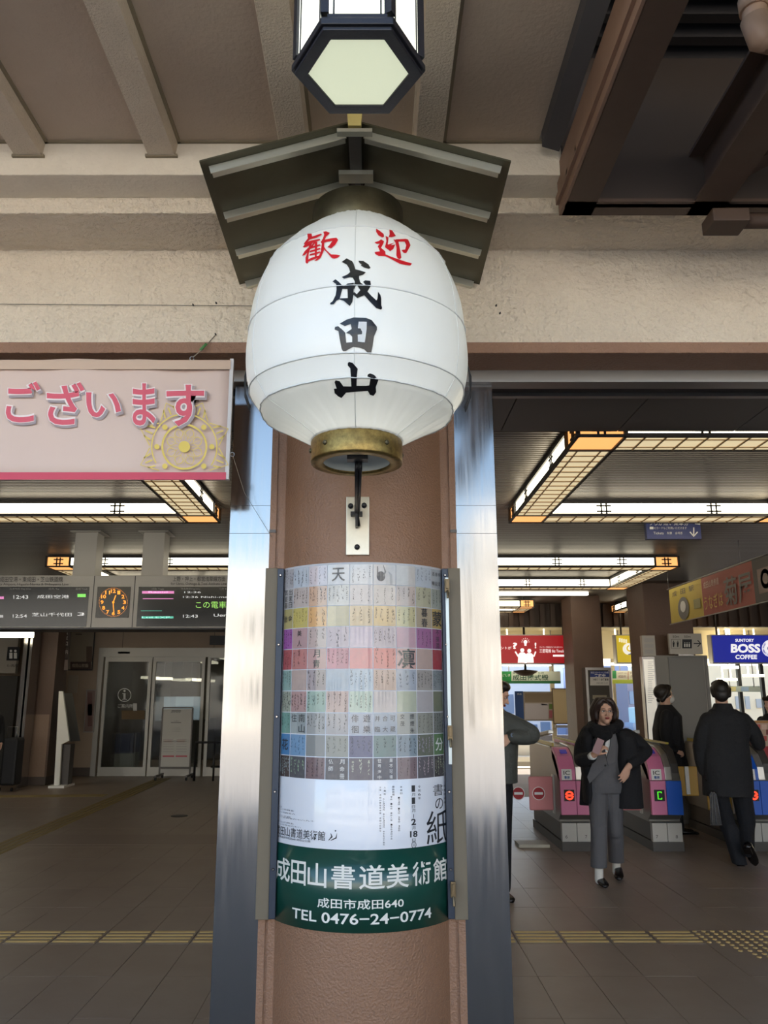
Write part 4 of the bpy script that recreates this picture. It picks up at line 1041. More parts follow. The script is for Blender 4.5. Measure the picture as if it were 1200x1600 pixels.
t = thing('hall_column', 'brown square column at the far left with a lighter lower half', 'column', at(70, 1225, 14.7))
b = MB(); xa, xb = at(38, 1100, 14.7).x, at(82, 1100, 14.7).x; b.box(xa, xb, 14.7, 15.25, 1.2, 3.0); b.build('upper_shaft', mat('hall_brown', '5e4a3e', .55, bump=(40, .4, .006)), t)
b = MB(); b.box(xa-.005, xb-.03, 14.69, 15.25, .14, 1.2); b.build('lower_shaft', mat('hall_brown_light', '87705f', .55, bump=(40, .4, .006)), t); b = MB(); b.box(xb-.03, xb, 14.7, 15.25, 0.14, 1.2); b.build('lower_side', mat('hall_brown', '5e4a3e', .55), t)
b = MB(); b.box(xa, xb, 14.68, 15.25, 0, .14); b.build('plinth', DARKB, t)
PPR = mat('poster_prints', 'ffffff', .5, vcol=True)
def poster(name, label, x0, y0, x1, y1, Y, blocks, frame=None, d=.02, texts=(), cat='poster'):
    t = thing(name, label, cat, at((x0+x1)/2, y1, Y))
    if frame: b = MB(); pxbox(b, x0-1.5, y0-1.5, x1+1.5, y1+1.5, Y+.004, d); b.build('frame', frame, t)
    b = MB(); pxbox(b, x0, y0, x1, y1, Y, d); b.build('sheet', mat('paper_'+blocks[0], blocks[0], .5), t)
    m = MB(); fn = plane_fn(Y-.004, 0); ft = plane_fn(Y-.008, 0)
    for (bx0, by0, bx1, by1, c) in blocks[1]: rect(m, bx0, by0, bx1, by1, fn, col=lin(c))
    for (tx, bx0, by0, bx1, by1, c, bo_) in texts: add_text(m, tx, ft, bx0, by0, bx1, by1, bold=bo_, col=lin(c))
    if m.v: m.build('print', PPR, t)
    return t
poster('wall_poster', 'large framed beige poster high on the wall right of the left column', 109, 984, 145, 1046, 16.2, ('8a8070', [(110, 1034, 142, 1046, '43332f'), (135, 1010, 144, 1034, '5e4d40'), (118, 990, 128, 992, '5a5046')]), BLACKM, texts=[('成田山初詣', 112, 1037, 138, 1043, 'a89a88', .02)])
poster('column_notice', 'narrow dark notice strip with white lettering on the left column', 94, 984, 108, 1048, 15.1, ('3c302b', [(93, 1031, 106, 1047, '8f7f76'), (94, 1012, 106, 1028, '4a3e38')]), texts=[('きっぷ', 94, 986, 106, 992, 'c8c0b4', .04), ('のりば', 94, 994, 106, 1000, 'c8c0b4', .04), ('改札口', 94, 1002, 106, 1009, 'c8c0b4', .04), ('ご案内', 94, 1015, 106, 1022, 'b8b0a4', .02)])
poster('framed_poster', 'small framed red and blue poster beside the glass doors', 134, 1079, 147, 1143, 16.2, ('75605a', [(137, 1082, 144, 1135, '5d3f3c'), (137, 1100, 144, 1118, '7d7484')]), mat('frame_grey', '8b8a84', .4))
simple_board('wall_notice', 'pale blank notice on the beige wall above the sloping stand', 'notice', 106, 1055, 121, 1083, 16.22, .02, mat('notice_pale', '94897b', .6))
b = MB(); b.box(at(108, 1200, YW).x, at(146, 1200, YW).x, YW-.02, YW, 0, .16); b.build('baseboard_back', DARKB, None, kind='structure')
# far left passage: steel shutter post, restroom sign
b = MB(); xa, xb = at(28, 1100, 14.2).x, at(40, 1100, 14.2).x; b.box(xa, xa+.07, 14.2, 14.6, .3, 3.0); b.box(xa+.09, xb, 14.25, 14.6, 0, 3.0); b.build('shutter_post', STEEL, None, label='bright stainless shutter post left of the far left column', cat='post')
poster('restroom_sign', 'dark pictogram sign of seated figures on the pale far left wall', 11, 1011, 30, 1032, 15.6, ('16161a', []), texts=[('優先席', 6+5, 1040-2, 29, 1044-2, '4a4640', .02)], cat='sign')
m = MB(); fS = plane_fn(15.59, 0)
for xx in (17, 24): disc(m, xx, 1017, 0, 2, fS); rect(m, xx-2.4, 1020, xx+2.4, 1029, fS)
m.build('pictogram', WHITE, bpy.data.objects['restroom_sign'])
simple_board('partition', 'pale partition panel at the far left behind the shutter post', 'partition', -60, 985, 27, 1052, 15.65, .1, mat('pale_panel', 'a39c90', .6))
simple_board('passage_cabinet', 'dark cabinet with green bottles at the far left edge', 'cabinet', -60, 1056, 20, 1215, 15.4, .5, mat('dark_cab', '34322e', .5))
simple_board('passage_lamp', 'bright lattice lamp box at the far left below the departure board', 'lamp', -40, 984, 33, 993, 13.0, .5, LWH)

# ---------------------------------------------------------------- right side: columns, gates, signs
def column(name, label, x0, x1, ybase, Y, col='hall_brown', ztop=3.0, dd=.7):
    t = thing(name, label, 'column', at((x0+x1)/2, ybase, Y)); a_, c_ = at(x0, 1080, Y).x, at(x1, 1080, Y).x
    b = MB(); b.box(a_, c_, Y, Y+dd, 0, ztop); b.build('shaft', mat('column_brown', '6b5446', .55, bump=(40, .5, .006), var=(3, .4, '5b463a')), t, bevel=.01); return t, a_, c_
column('hall_column', 'slimmer brown column behind the woman in the black coat', 899, 946, 1190, 12.0, dd=.6)
tcol, ca, cb = column('hall_column', 'big brown column with grey clad lower part right of the woman', 1016, 1092, 1200, 10.6)
# grey cladding with doors round the big column
YG = 10.4; GP = mat('grey_partition', '8c8983', .5); GP2 = mat('grey_door', '75736f', .45)
t = thing('service_cabinet', 'tall grey service cabinet with a recessed door around the big column', 'cabinet', at(1070, 1220, YG))
b = MB(); x0_, x1_ = at(1028, 1100, YG).x, at(1112, 1100, YG).x; zt_ = at(1070, 1024, YG).z; b.box(x0_, x1_, YG, YG+.15, 0, zt_); b.build('case', GP, t, bevel=.005)
b = MB(); a_, c_ = at(1049, 1100, YG).x, at(1104, 1100, YG).x; b.box(a_, c_, YG-.012, YG, .05, zt_-.02); b.build('door', GP2, t, bevel=.004)
b = MB(); b.box(c_+.02, c_+.05, YG-.01, YG, .05, zt_-.02); b.build('door_strip', GP2, t)
# restroom direction sign
YS = 10.3
t = thing('direction_sign', 'white direction sign with restroom and elevator pictograms and arrow', 'sign', at(1072, 1024, YS))
b = MB(); pxbox(b, 1046, 990, 1097, 1022, YS, .05); b.build('board', mat('sign_offwhite', 'b5b0a6', .5), t)
b = MB(); pxbox(b, 1060, 1022, 1084, 1024.6, YS+.02, .14); b.build('mount', RAILM, t)
fS = plane_fn(YS-.006, 0); m = MB(); dk = lin('1c1c20')
add_text(m, '50m', fS, 1051, 993, 1061, 996.5, col=dk); add_text(m, '50m', fS, 1069, 993, 1079, 996.5, col=dk)
stroke(m, [(1084, 1005.5), (1094, 1005.5)], 1.6, fS, col=dk); stroke(m, [(1090, 1000.5), (1095, 1005.5), (1090, 1010.5)], 1.6, fS, col=dk)
rect(m, 1066, 999, 1081, 1013, fS, col=dk)
for x0_, x1_ in ((1049, 1063),):
    stroke(m, [(x0_, 999), (x1_, 999), (x1_, 1013), (x0_, 1013), (x0_, 999)], .6, fS, col=dk)
for xx in (1052.5, 1059): disc(m, xx, 1002, 0, .9, fS, 10, col=dk); poly(m, [(xx-1.6, 1003.4), (xx+1.6, 1003.4), (xx+.8, 1011), (xx-.8, 1011)], fS, col=dk)
m.build('print', PPR, t)
m = MB(); f2 = plane_fn(YS-.010, 0)
for xx in (1070, 1073.5, 1077): disc(m, xx, 1004.5, 0, .8, f2, 10, col=(.7,.7,.66)); rect(m, xx-1, 1006, xx+1, 1011, f2, col=(.7,.7,.66))
m.build('pictogram', PPR, t)
# lit map column
YM = 10.12
t = thing('light_box', 'narrow glowing white notice light box left of the grey cabinet', 'light box', at(1018, 1165, YM))
b = MB(); pxbox(b, 1008, 1026, 1028, 1168, YM, .1); b.box(at(1012, 1160, YM).x, at(1018, 1160, YM).x, YM+.02, YM+.08, 0, at(1012, 1160, YM).z); b.build('case', RAILM, t); b = MB(); pxbox(b, 1010, 1030, 1026, 1160, YM-.004, .01); b.build('lit_face', mat('lit_face', 'e6e0d2', .4, emit=.25), t)
b = MB(); pxbox(b, 1004, 993, 1024, 1025, YM, .08); b.build('upper_panel', mat('sign_offwhite', 'b5b0a6', .5), t)
m = MB(); f2 = plane_fn(YM-.012, 0)
for yy in range(1034, 1100, 3): rect(m, 1012.5, yy, 1012.5+rnd.uniform(5, 11), yy+.5, f2, col=(.3,.3,.3))
for k_ in range(3): rect(m, 1007, 997+k_*9, 1021, 1003+k_*9, plane_fn(YM-.006, 0), col=(.42,.40,.38))
m.build('print', PPR, t)
# notice case on slim column
YQ = 11.8
t = thing('notice_case', 'glass notice case with blue headline poster on the slim column', 'notice board', at(937, 1130, YQ))
b = MB(); pxbox(b, 917, 1043, 957, 1136, YQ, .199); b.build('case', RAILM, t); b = MB(); pxbox(b, 921, 1047, 953, 1133, YQ-.004, .01); b.build('backing', mat('case_dark', '3d372e', .5), t)
m = MB(); f2 = plane_fn(YQ-.012, 0); f3_ = plane_fn(YQ-.016, 0)
rect(m, 922, 1049, 952, 1058, f2, col=lin('2b3f86')); rect(m, 922, 1058, 952, 1071, f2, col=lin('d5d2cc'))
rect(m, 926, 1086, 948, 1092, f2, col=lin('8c8470')); rect(m, 928, 1100, 946, 1112, f2, col=lin('6d6450')); rect(m, 924, 1116, 934, 1130, f2, col=lin('544c3e')); rect(m, 937, 1116, 950, 1130, f2, col=lin('81786a'))
add_text(m, '新型コロナウイルス対策', f3_, 923, 1049.5, 951, 1052.5, col=(.9,.9,.9)); add_text(m, '実施中', f3_, 929, 1053, 946, 1057.8, col=(.9,.9,.9), bold=.03); add_text(m, '衛生推進企業宣言', f3_, 926, 1060, 951, 1063.5, col=(.05,.05,.06), bold=.03); add_text(m, '成田駅も実施しています', f3_, 932, 1066, 950, 1068.5, col=(.2,.2,.2))
m.build('print', PPR, t)

# billboards hung at the end of the hall
YB2 = 13.0
def billboard(name, label, x0, y0, x1, y1, col, Y=YB2, em=.28):
    t = thing(name, label, 'billboard', at((x0+x1)/2, y1, Y))
    b = MB(); pxbox(b, x0-2, y0-1.5, x1+2, y1+2, Y, .15); b.build('frame', RAILM, t)
    b = MB(); pxbox(b, x0, y0, x1, y1, Y-.006, .02); b.build('face', mat('face_'+col, col, .4, emit=em), t)
    b = MB(); zt_ = at(x0, y0, Y).z; xa, xb = at(x0+8, y0, Y).x, at(x1-8, y0, Y).x
    for xx in (xa, xb): b.tube([(xx, Y+.05, zt_), (xx, Y+.05, 3.0)], .015, 6)
    b.build('hanger', DKMET, t); return t, plane_fn(Y-.012, 0)
LETW = mat('lit_white_print', 'f0eeee', .4, emit=.4)
t, fB = billboard('billboard', 'red backlit advertisement with white figures and lightbulb', 716, 993, 889, 1036, '9d1a20')
m = MB()
for xx, yy in ((816, 1015), (827, 1016)):
    disc(m, xx, yy+1, 0, 3.2, fB, 14); poly(m, [(xx-7, 1035.5), (xx-6, yy+7), (xx-3, yy+4.5), (xx+3, yy+4.5), (xx+6, yy+7), (xx+7, 1035.5)], fB)
stroke(m, [(810, 1026), (805, 1018)], 2.2, fB); stroke(m, [(834, 1026), (837, 1018)], 2.2, fB)
disc(m, 821, 1003, 0, 3, fB, 14); rect(m, 819.4, 1005.5, 822.6, 1009, fB)
for k in range(7): a = PI+PI*k/6; stroke(m, [(821+4.6*math.cos(a), 1003+4.6*math.sin(a)), (821+6.4*math.cos(a), 1003+6.4*math.sin(a))], .6, fB)
add_text(m, '?', fB, 801, 1004, 808, 1014, bold=.03); add_text(m, '!', fB, 835.5, 1004, 838, 1013, bold=.02)
add_text(m, 'のヒントが', fB, 771, 1010, 799, 1014.5); add_text(m, '!', fB, 777, 1017, 778.5, 1021)
add_text(m, '三菱電機 Biz Timeline', fB, 843, 1014, 885, 1020, bold=.0); add_text(m, 'テレワーク時代のビジネスサイト', fB, 843, 1010, 879, 1012.4); rect(m, 864, 1023, 885, 1026, fB); m.build('print', LETW, t)
t, fB = billboard('billboard', 'yellow backlit advertisement with a white ring between the columns', 964, 993, 1020, 1035, 'd3b92c')
m = MB(); wh = (.85,.85,.8); nv = (.06,.08,.2)
disc(m, 982, 1014, 0, 9, fB, 28, col=wh); disc(m, 982, 1014, 7.6, 9.2, plane_fn(YB2-.016, 0), 28, a0=-1.2, a1=1.6, col=nv); disc(m, 984, 1013, 3, 5.2, plane_fn(YB2-.018, 0), 20, a0=.5, a1=4.5, col=lin('d3b92c')); disc(m, 990, 1007, 0, 1.4, plane_fn(YB2-.02, 0), 12, col=nv)
add_text(m, '仕', fB, 998, 999, 1005, 1006, col=nv); add_text(m, 'K', fB, 998, 1013, 1006, 1021, col=nv, shear=1.5); disc(m, 994, 1029, 3, 4, fB, 16, col=lin('a88f22'))
for k in range(4): rect(m, 967+k*3.4, 997+k*.7, 969.5+k*3.4, 1003+k*.7, fB, col=(.8,.78,.6))
m.build('print', mat('lit_print', 'ffffff', .4, vcol=True, emit=.35), t)
t, fB = billboard('billboard', 'blue backlit coffee advertisement with bold white lettering at the right', 1114, 993, 1230, 1035, '1f2a9c')
m = MB(); add_text(m, 'SUNTORY', fB, 1149, 998, 1178, 1003, bold=.03); add_text(m, 'BOSS', fB, 1142, 1006, 1188, 1020, bold=.04); add_text(m, 'COFFEE', fB, 1149, 1023, 1183, 1030, bold=.03)
disc(m, 1204, 1013, 5, 13.5, fB, 32); m.build('print', LETW, t)
m = MB(); f2 = plane_fn(YB2-.016, 0)
for i, ch in enumerate('COFFEE BOSS'):
    a = PI*.62+i*.19
    add_text(m, ch, f2, 1204+11*math.cos(a)-1.4, 1013+11*math.sin(a)-1.6, 1204+11*math.cos(a)+1.4, 1013+11*math.sin(a)+1.6) if ch != ' ' else None
m.build('ring_lettering', mat('face_1f2a9c', '1f2a9c'), t)
# slanting hanging banner at the right, running into the depth
t = thing('hanging_banner', 'long red yellow and black cloth banner hanging across the hall at the right', 'banner', (3.5, 8, 2.3))
BX = 3.47; Ya, Yb_ = 5.8, 9.4; z1_, z0_ = H+1.2, H+.80
segs = [(9.4, 8.45, 'b9a440'), (8.45, 7.28, '9c4435'), (7.28, 5.8, '3d332f')]
b = MB()
for ya, yb, c in segs: b.add([(BX, ya, z0_), (BX, yb, z0_), (BX, yb, z1_), (BX, ya, z1_)], [(0,1,2,3)], 0, col=lin(c))
b2 = b.build('cloth', mat('banner_print', 'ffffff', .6, vcol=True), t); sm_ = b2.modifiers.new('thick', 'SOLIDIFY'); sm_.thickness = .006
bx = lambda a, b_: Vector((BX-.009, a, b_))  # a runs towards the camera as it falls
fX = lambda a, b_: Vector((BX-.008, 9.4-a, z1_-b_))
m = MB(); yl = lin('c8a030'); blk = (.03,.02,.02)
add_text(m, 'うなぎは', fX, 1.0, .20, 1.46, .34, col=yl, bold=.0); add_text(m, '菊屋', fX, 1.5, .08, 2.1, .36, col=blk, bold=.01); add_text(m, '成田山表参道', fX, 1.02, .05, 1.4, .12, col=(.75,.6,.5))
add_text(m, 'またの', fX, 2.62, .04, 3.1, .17, col=(.75,.7,.66), bold=.02); add_text(m, 'お越しを', fX, 2.70, .22, 3.3, .35, col=(.75,.7,.66), bold=.02)
disc(m, .42, .26, 0, .16, fX, 20, ky=.8, col=lin('4b4a4a')); disc(m, .42, .24, 0, .08, plane_fn(0, 0) if 0 else (lambda a, b_: Vector((BX-.011, 9.4-a, z1_-b_))), 16, ky=.8, col=(.6,.6,.6)); rect(m, .72, .2, .9, .3, fX, col=lin('7d7a30'))
for k in range(3): add_text(m, '成田駅'[k], fX, .12+k*.25, .04, .26+k*.25, .10, col=blk)
rect(m, 2.22, .1, 2.5, .32, fX, col=lin('6b4c40')); disc(m, 2.36, .2, .05, .09, fX, 14, ky=1, col=(.5,.45,.4))
m.build('print', PPR, t)
b = MB(); b.tube([(BX, 9.45, z1_+.01), (BX, 5.75, z1_+.01)], .008, 6); b.tube([(BX, 9.45, z0_), (BX, 5.75, z0_)], .006, 6)
for yy in (9.4, 7.5, 5.8): b.tube([(BX, yy, z1_), (BX, yy, 3.0)], .003, 4)
b.build('rod', RAILM, t)
# blue tickets sign
t = thing('ticket_sign', 'blue hanging ticket sign with a white down arrow', 'sign', at(1052, 841, 6.6)); YT = 6.6
b = MB(); pxbox(b, 1010, 812.2, 1095, 842, YT, .05); b.build('board', mat('sign_blue', '23306e', .4), t)
fT = plane_fn(YT-.006, 0); m = MB()
add_text(m, 'うらが黒い乗車券', fT, 1014, 813, 1076, 821, bold=.0); add_text(m, 'ICカードもご利用いただけます', fT, 1022, 823, 1073, 827); rect(m, 1015, 823, 1021, 827, fT); add_text(m, 'Tickets', fT, 1021, 831, 1037, 835); add_text(m, '车票', fT, 1042, 831, 1050, 835); add_text(m, '승차권', fT, 1055, 831, 1066, 835)
stroke(m, [(1084, 824), (1084, 836)], 2, fT); stroke(m, [(1078, 831), (1084, 838), (1090, 831)], 2, fT); poly(m, [(1084, 814), (1094, 813), (1094, 820), (1086, 819)], fT)
m.build('lettering', WHITE, t)
b = MB()
for xx in (1030, 1075): p = at(xx, 814, YT); b.tube([(p.x, YT+.06, p.z-.02), (p.x, YT+.06, 3.0)], .01, 6)
b.build('hanger', DKMET, t)

# ---------------------------------------------------------------- ticket gates
GB = mat('gate_grey', '6f6c66', .35, .3); GD_ = mat('gate_dark', '45413d', .5); PINK = mat('gate_pink', 'dc7fa8', .4); BLUE = mat('gate_blue', '1a5cc4', .4); GSV = mat('gate_silver', 'b9b6b0', .3, .7); KICK = mat('gate_kick_plate', 'a5a49f', .4, .3)
YG0 = 8.6
def gate(x0, label, left, right, sign, flap, flapx=True):
    W_ = .325; t = thing('ticket_gate', label, 'ticket gate', (x0+W_/2, 9.4, 0), 'ticket gates in a row')
    b = MB(); b.prism([(8.72, .30), (8.64, .36), (8.62, .70), (8.66, .80), (8.80, .93), (9.05, 1.0), (10.1, 1.0), (10.2, .93), (10.24, .33), (10.15, .27), (8.72, .27)], 'x', x0, x0+W_); b.build('body', GB, t, bevel=.008)
    b = MB(); b.prism([(8.72, .27), (8.72, .10), (10.15, .10), (10.15, .27)], 'x', x0+.012, x0+W_-.012); b.build('pedestal', GD_, t)
    for k in (0, 1):
        b = MB(); b.box(x0+.010+k*(W_/2-.008), x0+W_/2-.002+k*(W_/2-.008), 8.66, 8.72, .09, .27); b.build('kick_plate', KICK, t, bevel=.002)
    b = MB(); b.box(x0+.005, x0+W_-.005, 8.655, 10.2, 0, .09); b.build('base', GD_, t)
    for k, mm in ((0, left), (1, right)):
        b = MB(); b.box(x0+.002+k*W_/2, x0+W_/2-.002+k*W_/2, 8.60, 8.64, .355, .685); b.build('colour_panel', mm, t, bevel=.004)
    b = MB(); b.box(x0+.035, x0+.035+.105, 8.594, 8.602, .49, .60); dsp = b.build('display', BLACKM, t)
    m = MB(); fn = lambda a, b_: Vector((x0+.0875+a, 8.588, .545+b_))
    if sign == 'stop':
        disc(m, 0, 0, .026, .044, fn, 20, a0=.15, a1=PI-.15); disc(m, 0, 0, .026, .044, fn, 20, a0=PI+.15, a1=2*PI-.15); rect(m, -.03, -.009, .03, .009, fn) ; m.build('symbol', mat('led_red', 'ff3a20', .5, emit=1.0), dsp)
    else:
        stroke(m, [(.018, .022), (.018, .034), (-.018, .034), (-.018, -.034), (.018, -.034), (.018, -.022)], .011, fn); m.build('symbol', mat('led_green', '48d020', .5, emit=.7), dsp)
    # IC reader hood
    b = MB(); b.prism([(8.60, .69), (8.61, .80), (8.70, .92), (8.86, .995), (8.95, 1.0), (8.95, .9), (8.68, .69)], 'x', x0, x0+W_*.5); b.build('reader_hood', left, t, bevel=.006)
    b = MB(); b.prism([(8.615, .69), (8.63, .82), (8.72, .94), (8.9, 1.015), (9.3, 1.03), (9.3, .9), (8.7, .69)], 'x', x0+W_*.5+.004, x0+W_*.5+.075); b.build('ticket_slot', GSV, t, bevel=.008)
    b = MB(); b.prism([(8.63, .69), (8.66, .85), (8.76, .98), (8.95, 1.04), (9.9, 1.04), (9.9, .9), (8.7, .69)], 'x', x0+W_*.5+.079, x0+W_-.002); b.build('right_cover', GD_ if right is not PINK else PINK, t, bevel=.01)
    def hood(a, b_):    # a across, b up the face 0..1
        y_ = 8.597+(8.604-8.597)*b_; return Vector((x0+a, y_-.001, .695+b_*.10))
    b = MB(); rect(b, .020, 0.0, .125, 1.05, hood); ic = b.build('ic_label', WHITE, t)
    m = MB(); h2 = lambda a, b_: hood(a, 1-b_)+Vector((0, -.003, 0))
    add_text(m, 'IC', h2, .040, .10, .105, .5, bold=.01); m.build('lettering', mat('print_dark', '2b2a2a', .5), ic)
    m = MB(); add_text(m, '専用', h2, .045, .6, .10, .92, bold=.03); m.build('lettering', mat('print_blue', '1b4f96', .5), ic)
    b = MB(); b.obox((x0+.08, 8.74, .965), (1, 0, 0), (0, .85, .5), (0, -.5, .85), .035, .03, .004); b.build('reader_pad', mat('reader_violet', '4a42a8', .4, emit=.08), t)
    b = MB(); b.box(x0+W_-.09, x0+W_-.06, 8.72, 9.9, 1.04, 1.06); b.box(x0+.02, x0+.04, 9.0, 10.1, 1.0, 1.035); b.build('guide_rail', mat('gate_yellow', 'b8a640', .4), t)
    b = MB(); b.obox((x0-.06, 9.15, 1.12), (1, .1, 0), (-.1, 1, -.12), (0, .12, 1), .03, .35, .02); b.build('sensor_bar', GSV, t, bevel=.006)
    for k, n_ in enumerate(flapx or ''):
        m = MB(); add_text(m, n_, lambda a, b_: Vector((x0+.04+k*.2+a, 8.655, .125+b_)), 0, .03, .022, 0, bold=0); m.build('number', mat('print_dark', '2b2a2a', .5), t)
    fm, sgn = flap
    if fm:
        b = MB(); b.box(x0-.265, x0-.012, 8.90, 8.925, .36, .70)
        fo = b.build('flap', fm, t, bevel=.012)
        if sgn:
            m = MB(); fn = lambda a, b_: Vector((x0-.165+a, 8.896, .53+b_)); fn2 = lambda a, b_: Vector((x0-.165+a, 8.894, .53+b_)); disc(m, 0, 0, 0, .068, fn, 28, col=(.85,.8,.8)); disc(m, 0, 0, 0, .060, lambda a, b_: Vector((x0-.165+a, 8.895, .53+b_)), 28, col=lin('a8202c')); rect(m, -.045, -.012, .045, .012, fn2, col=(.9,.9,.9)); m.build('no_entry_mark', PPR, fo)
        b = MB(); b.box(x0-.014, x0, 8.88, 8.95, .33, .72); b.build('hinge', GSV, t)
    return t
PKL = mat('flap_pink', 'd98d90', .4); YEL = mat('flap_yellow', 'c49a3c', .4)
gate(.92, 'leftmost ticket gate, mostly hidden by the steel cladding', PINK, PINK, 'stop', (None, 0), '45')
gate(1.90, 'pink ticket gate with a red stop sign, left of the woman', PINK, PINK, 'stop', (PKL, 1), '67')
gate(2.82, 'pink and blue ticket gate with a green letter, right of the woman', PINK, BLUE, 'c', (PKL, 0), '78')
gate(3.78, 'blue ticket gate hidden behind the man with the briefcase', BLUE, BLUE, 'stop', (YEL, 0), '89')
b = MB(); b.box(1.246, 1.44, 8.90, 8.925, .36, .70); fo = b.build('gate_flap', PKL, None, bevel=.012, label='pink gate flap with a no entry mark nearest the steel cladding', cat='flap')
m = MB(); cx0 = at(810, 1240, 8.9); fn = lambda a, b_: Vector((cx0.x+a, 8.896, .53+b_)); disc(m, 0, 0, 0, .068, fn, 28, col=(.85,.8,.8)); disc(m, 0, 0, 0, .060, lambda a, b_: Vector((cx0.x+a, 8.895, .53+b_)), 28, col=lin('a8202c')); rect(m, -.045, -.012, .045, .012, lambda a, b_: Vector((cx0.x+a, 8.894, .53+b_)), col=(.9,.9,.9)); m.build('no_entry_mark', PPR, fo)
b = MB(); b.box(3.146, 3.44, 8.92, 8.945, .50, .80); b.build('gate_flap', YEL, None, bevel=.01, label='yellow gate flap beside the briefcase man', cat='flap')
b = MB(); b.box(3.30, 3.34, 8.90, 8.92, .52, .80); b.build('flap_edge', WHITE, bpy.data.objects['gate_flap.001'])
# red cabinet at the right edge
t = thing('leaflet_stand', 'red framed leaflet stand with comic posters at the right edge', 'stand', at(1190, 1260, 9.6)); YL = 9.6
b = MB(); pxbox(b, 1172, 1166, 1240, 1207, YL, .35); b.build('red_cloth', mat('red_cloth', '96141f', .5), t)
b = MB(); pxbox(b, 1176, 1129, 1240, 1166, YL, .06); b.build('poster_panel', mat('panel_beige', 'b99c86', .5), t)
b = MB(); pxbox(b, 1174, 1126, 1240, 1129.5, YL-.01, .08); b.build('orange_rail', mat('orange_rail', 'a8702c', .4), t)
m = MB(); f2 = plane_fn(YL-.006, 0)
for xx, yy, c in ((1180, 1132, 'c2564e'), (1190, 1132, 'd8b8a8'), (1197, 1140, '7c3a34'), (1182, 1146, 'c8a890'), (1190, 1150, 'b0463e')): rect(m, xx, yy, xx+8, yy+8, f2, col=lin(c))
for xx in (1186, 1194): disc(m, xx, 1180, 0, 2.5, f2, 10, col=(.6,.6,.6))
rect(m, 1185, 1186, 1198, 1190, f2, col=lin('b08a3a')); m.build('print', PPR, t)
b = MB(); a_ = at(1188, 1200, YL)
for xx in (a_.x, a_.x+.3): b.tube([(xx, YL+.1, 0), (xx, YL+.1, a_.z)], .015, 6)
b.tube([(a_.x-.2, YL+.1, .06), (a_.x+.5, YL+.1, .06)], .02, 6); b.build('leg', BLACKM, t)

# ---------------------------------------------------------------- platforms and what lies beyond
CRW = mat('platform_cream', 'e9dcb8', .6); BLD = mat('far_white', 'dfe4ea', .7); BLB = mat('far_blue', '7f97bb', .6)
b = MB(); b.box(-.2, 30, 13.2, 18.3, -.2, -.01); struct('floor_platform', b, mat('platform_paving', '7d7063', .85, var=(2, .4, '6b5f54')))
b = MB(); b.box(-1, 40, 18.3, 60, -1.2, -1.0); struct('ground_tracks', b, mat('ballast', '857a6c', .9, var=(9, .6, '5f574d')))
b = MB(); b.box(-.2, 30, 18.0, 18.3, -1, .012); b.build('platform_edge', mat('edge_white', 'e8e2d2', .6), None, label='pale platform edge strip beyond the ticket gates', cat='kerb')
t = thing('platform', 'far platform with a pale edge across the tracks', 'platform', (14, 22, -1)); b = MB(); b.box(-1, 40, 21, 26, -1, .0); b.build('slab', mat('platform_grey', 'a39c90', .7), t); b = MB(); b.box(-1, 40, 20.97, 21.3, -.1, .02); b.build('edge_strip', mat('edge_white', 'e8e2d2', .6), t)
t = thing('railway_track', 'pair of steel rails in the ballast between platforms', 'track', (14, 18.5, -1))
for yy in (19.1, 20.2):
    b = MB(); b.box(-1, 40, yy-.03, yy+.03, -.98, -.82); b.build('rail', DKMET, t)
# platform roof and its cream end wall with lamps
b = MB(); b.box(-.2, 30, 14.2, 20, 2.72, 2.85); b.box(-.2, 30, 13.1, 14.3, 3.1, 3.2); b.box(-.2, 30, 14.2, 14.3, 2.85, 3.1); struct('ceiling_platform', b, CRW)
b = MB(); b.box(-.2, 30, 15.2, 15.3, 2.20, 2.72); struct('wall_fascia', b, CRW)
for i, (x0, x1, yy) in enumerate(((785, 860, 1039), (955, 1010, 1038), (1130, 1152, 1043), (1160, 1192, 1056), (1120, 1150, 1062))):
    b = MB(); a_, c_ = at(x0, yy, 14.9), at(x1, yy, 14.9); b.box(a_.x, c_.x, 14.84, 14.9, a_.z-.02, a_.z+.025); [b.box(q-.01, q+.01, 14.86, 14.88, a_.z+.025, 2.73) for q in (a_.x+.1, c_.x-.1)]
    b.build('platform_lamp', LWH, None, label=['fluorescent tube above the green hall sign', 'fluorescent tube below the yellow advertisement', 'short fluorescent tube under the blue advertisement', 'slanting tube lamp nearest the right edge beyond the gates', 'tube lamp just right of the grey cabinet'][i], cat='lamp')
t = thing('ceiling_fan', 'brown domed fixture hanging below the red advertisement', 'fixture', at(821, 1052, 14.0)); c_ = at(821, 1048, 14.0)
b = MB(); b.lathe([(0, c_.z-.09), (.10, c_.z-.08), (.20, c_.z-.02), (.21, c_.z), (.0, c_.z+.02)], (c_.x, 14.0), 24); b.build('dome', mat('dome_brown', '5b4a38', .4), t)
b = MB(); b.tube([(c_.x, 14, c_.z), (c_.x, 14, 3.0)], .02, 8); b.build('stem', DKMET, t)
poster('hall_sign', 'green and white ceremony hall sign beyond the gates', 783, 1049, 876, 1068, 15.1, ('dfe6d6', [(783, 1049, 799, 1064, '2f9a4e'), (783, 1064, 876, 1068, '2f7a44')]), texts=[('成田儀式殿', 801, 1054, 857, 1063, '35604e', .01), ('ぎしき', 785, 1053, 797, 1057, 'e8f0e8', .02), ('家族葬・一般葬・社葬', 801, 1050, 850, 1053, '35604e', 0)], cat='sign')
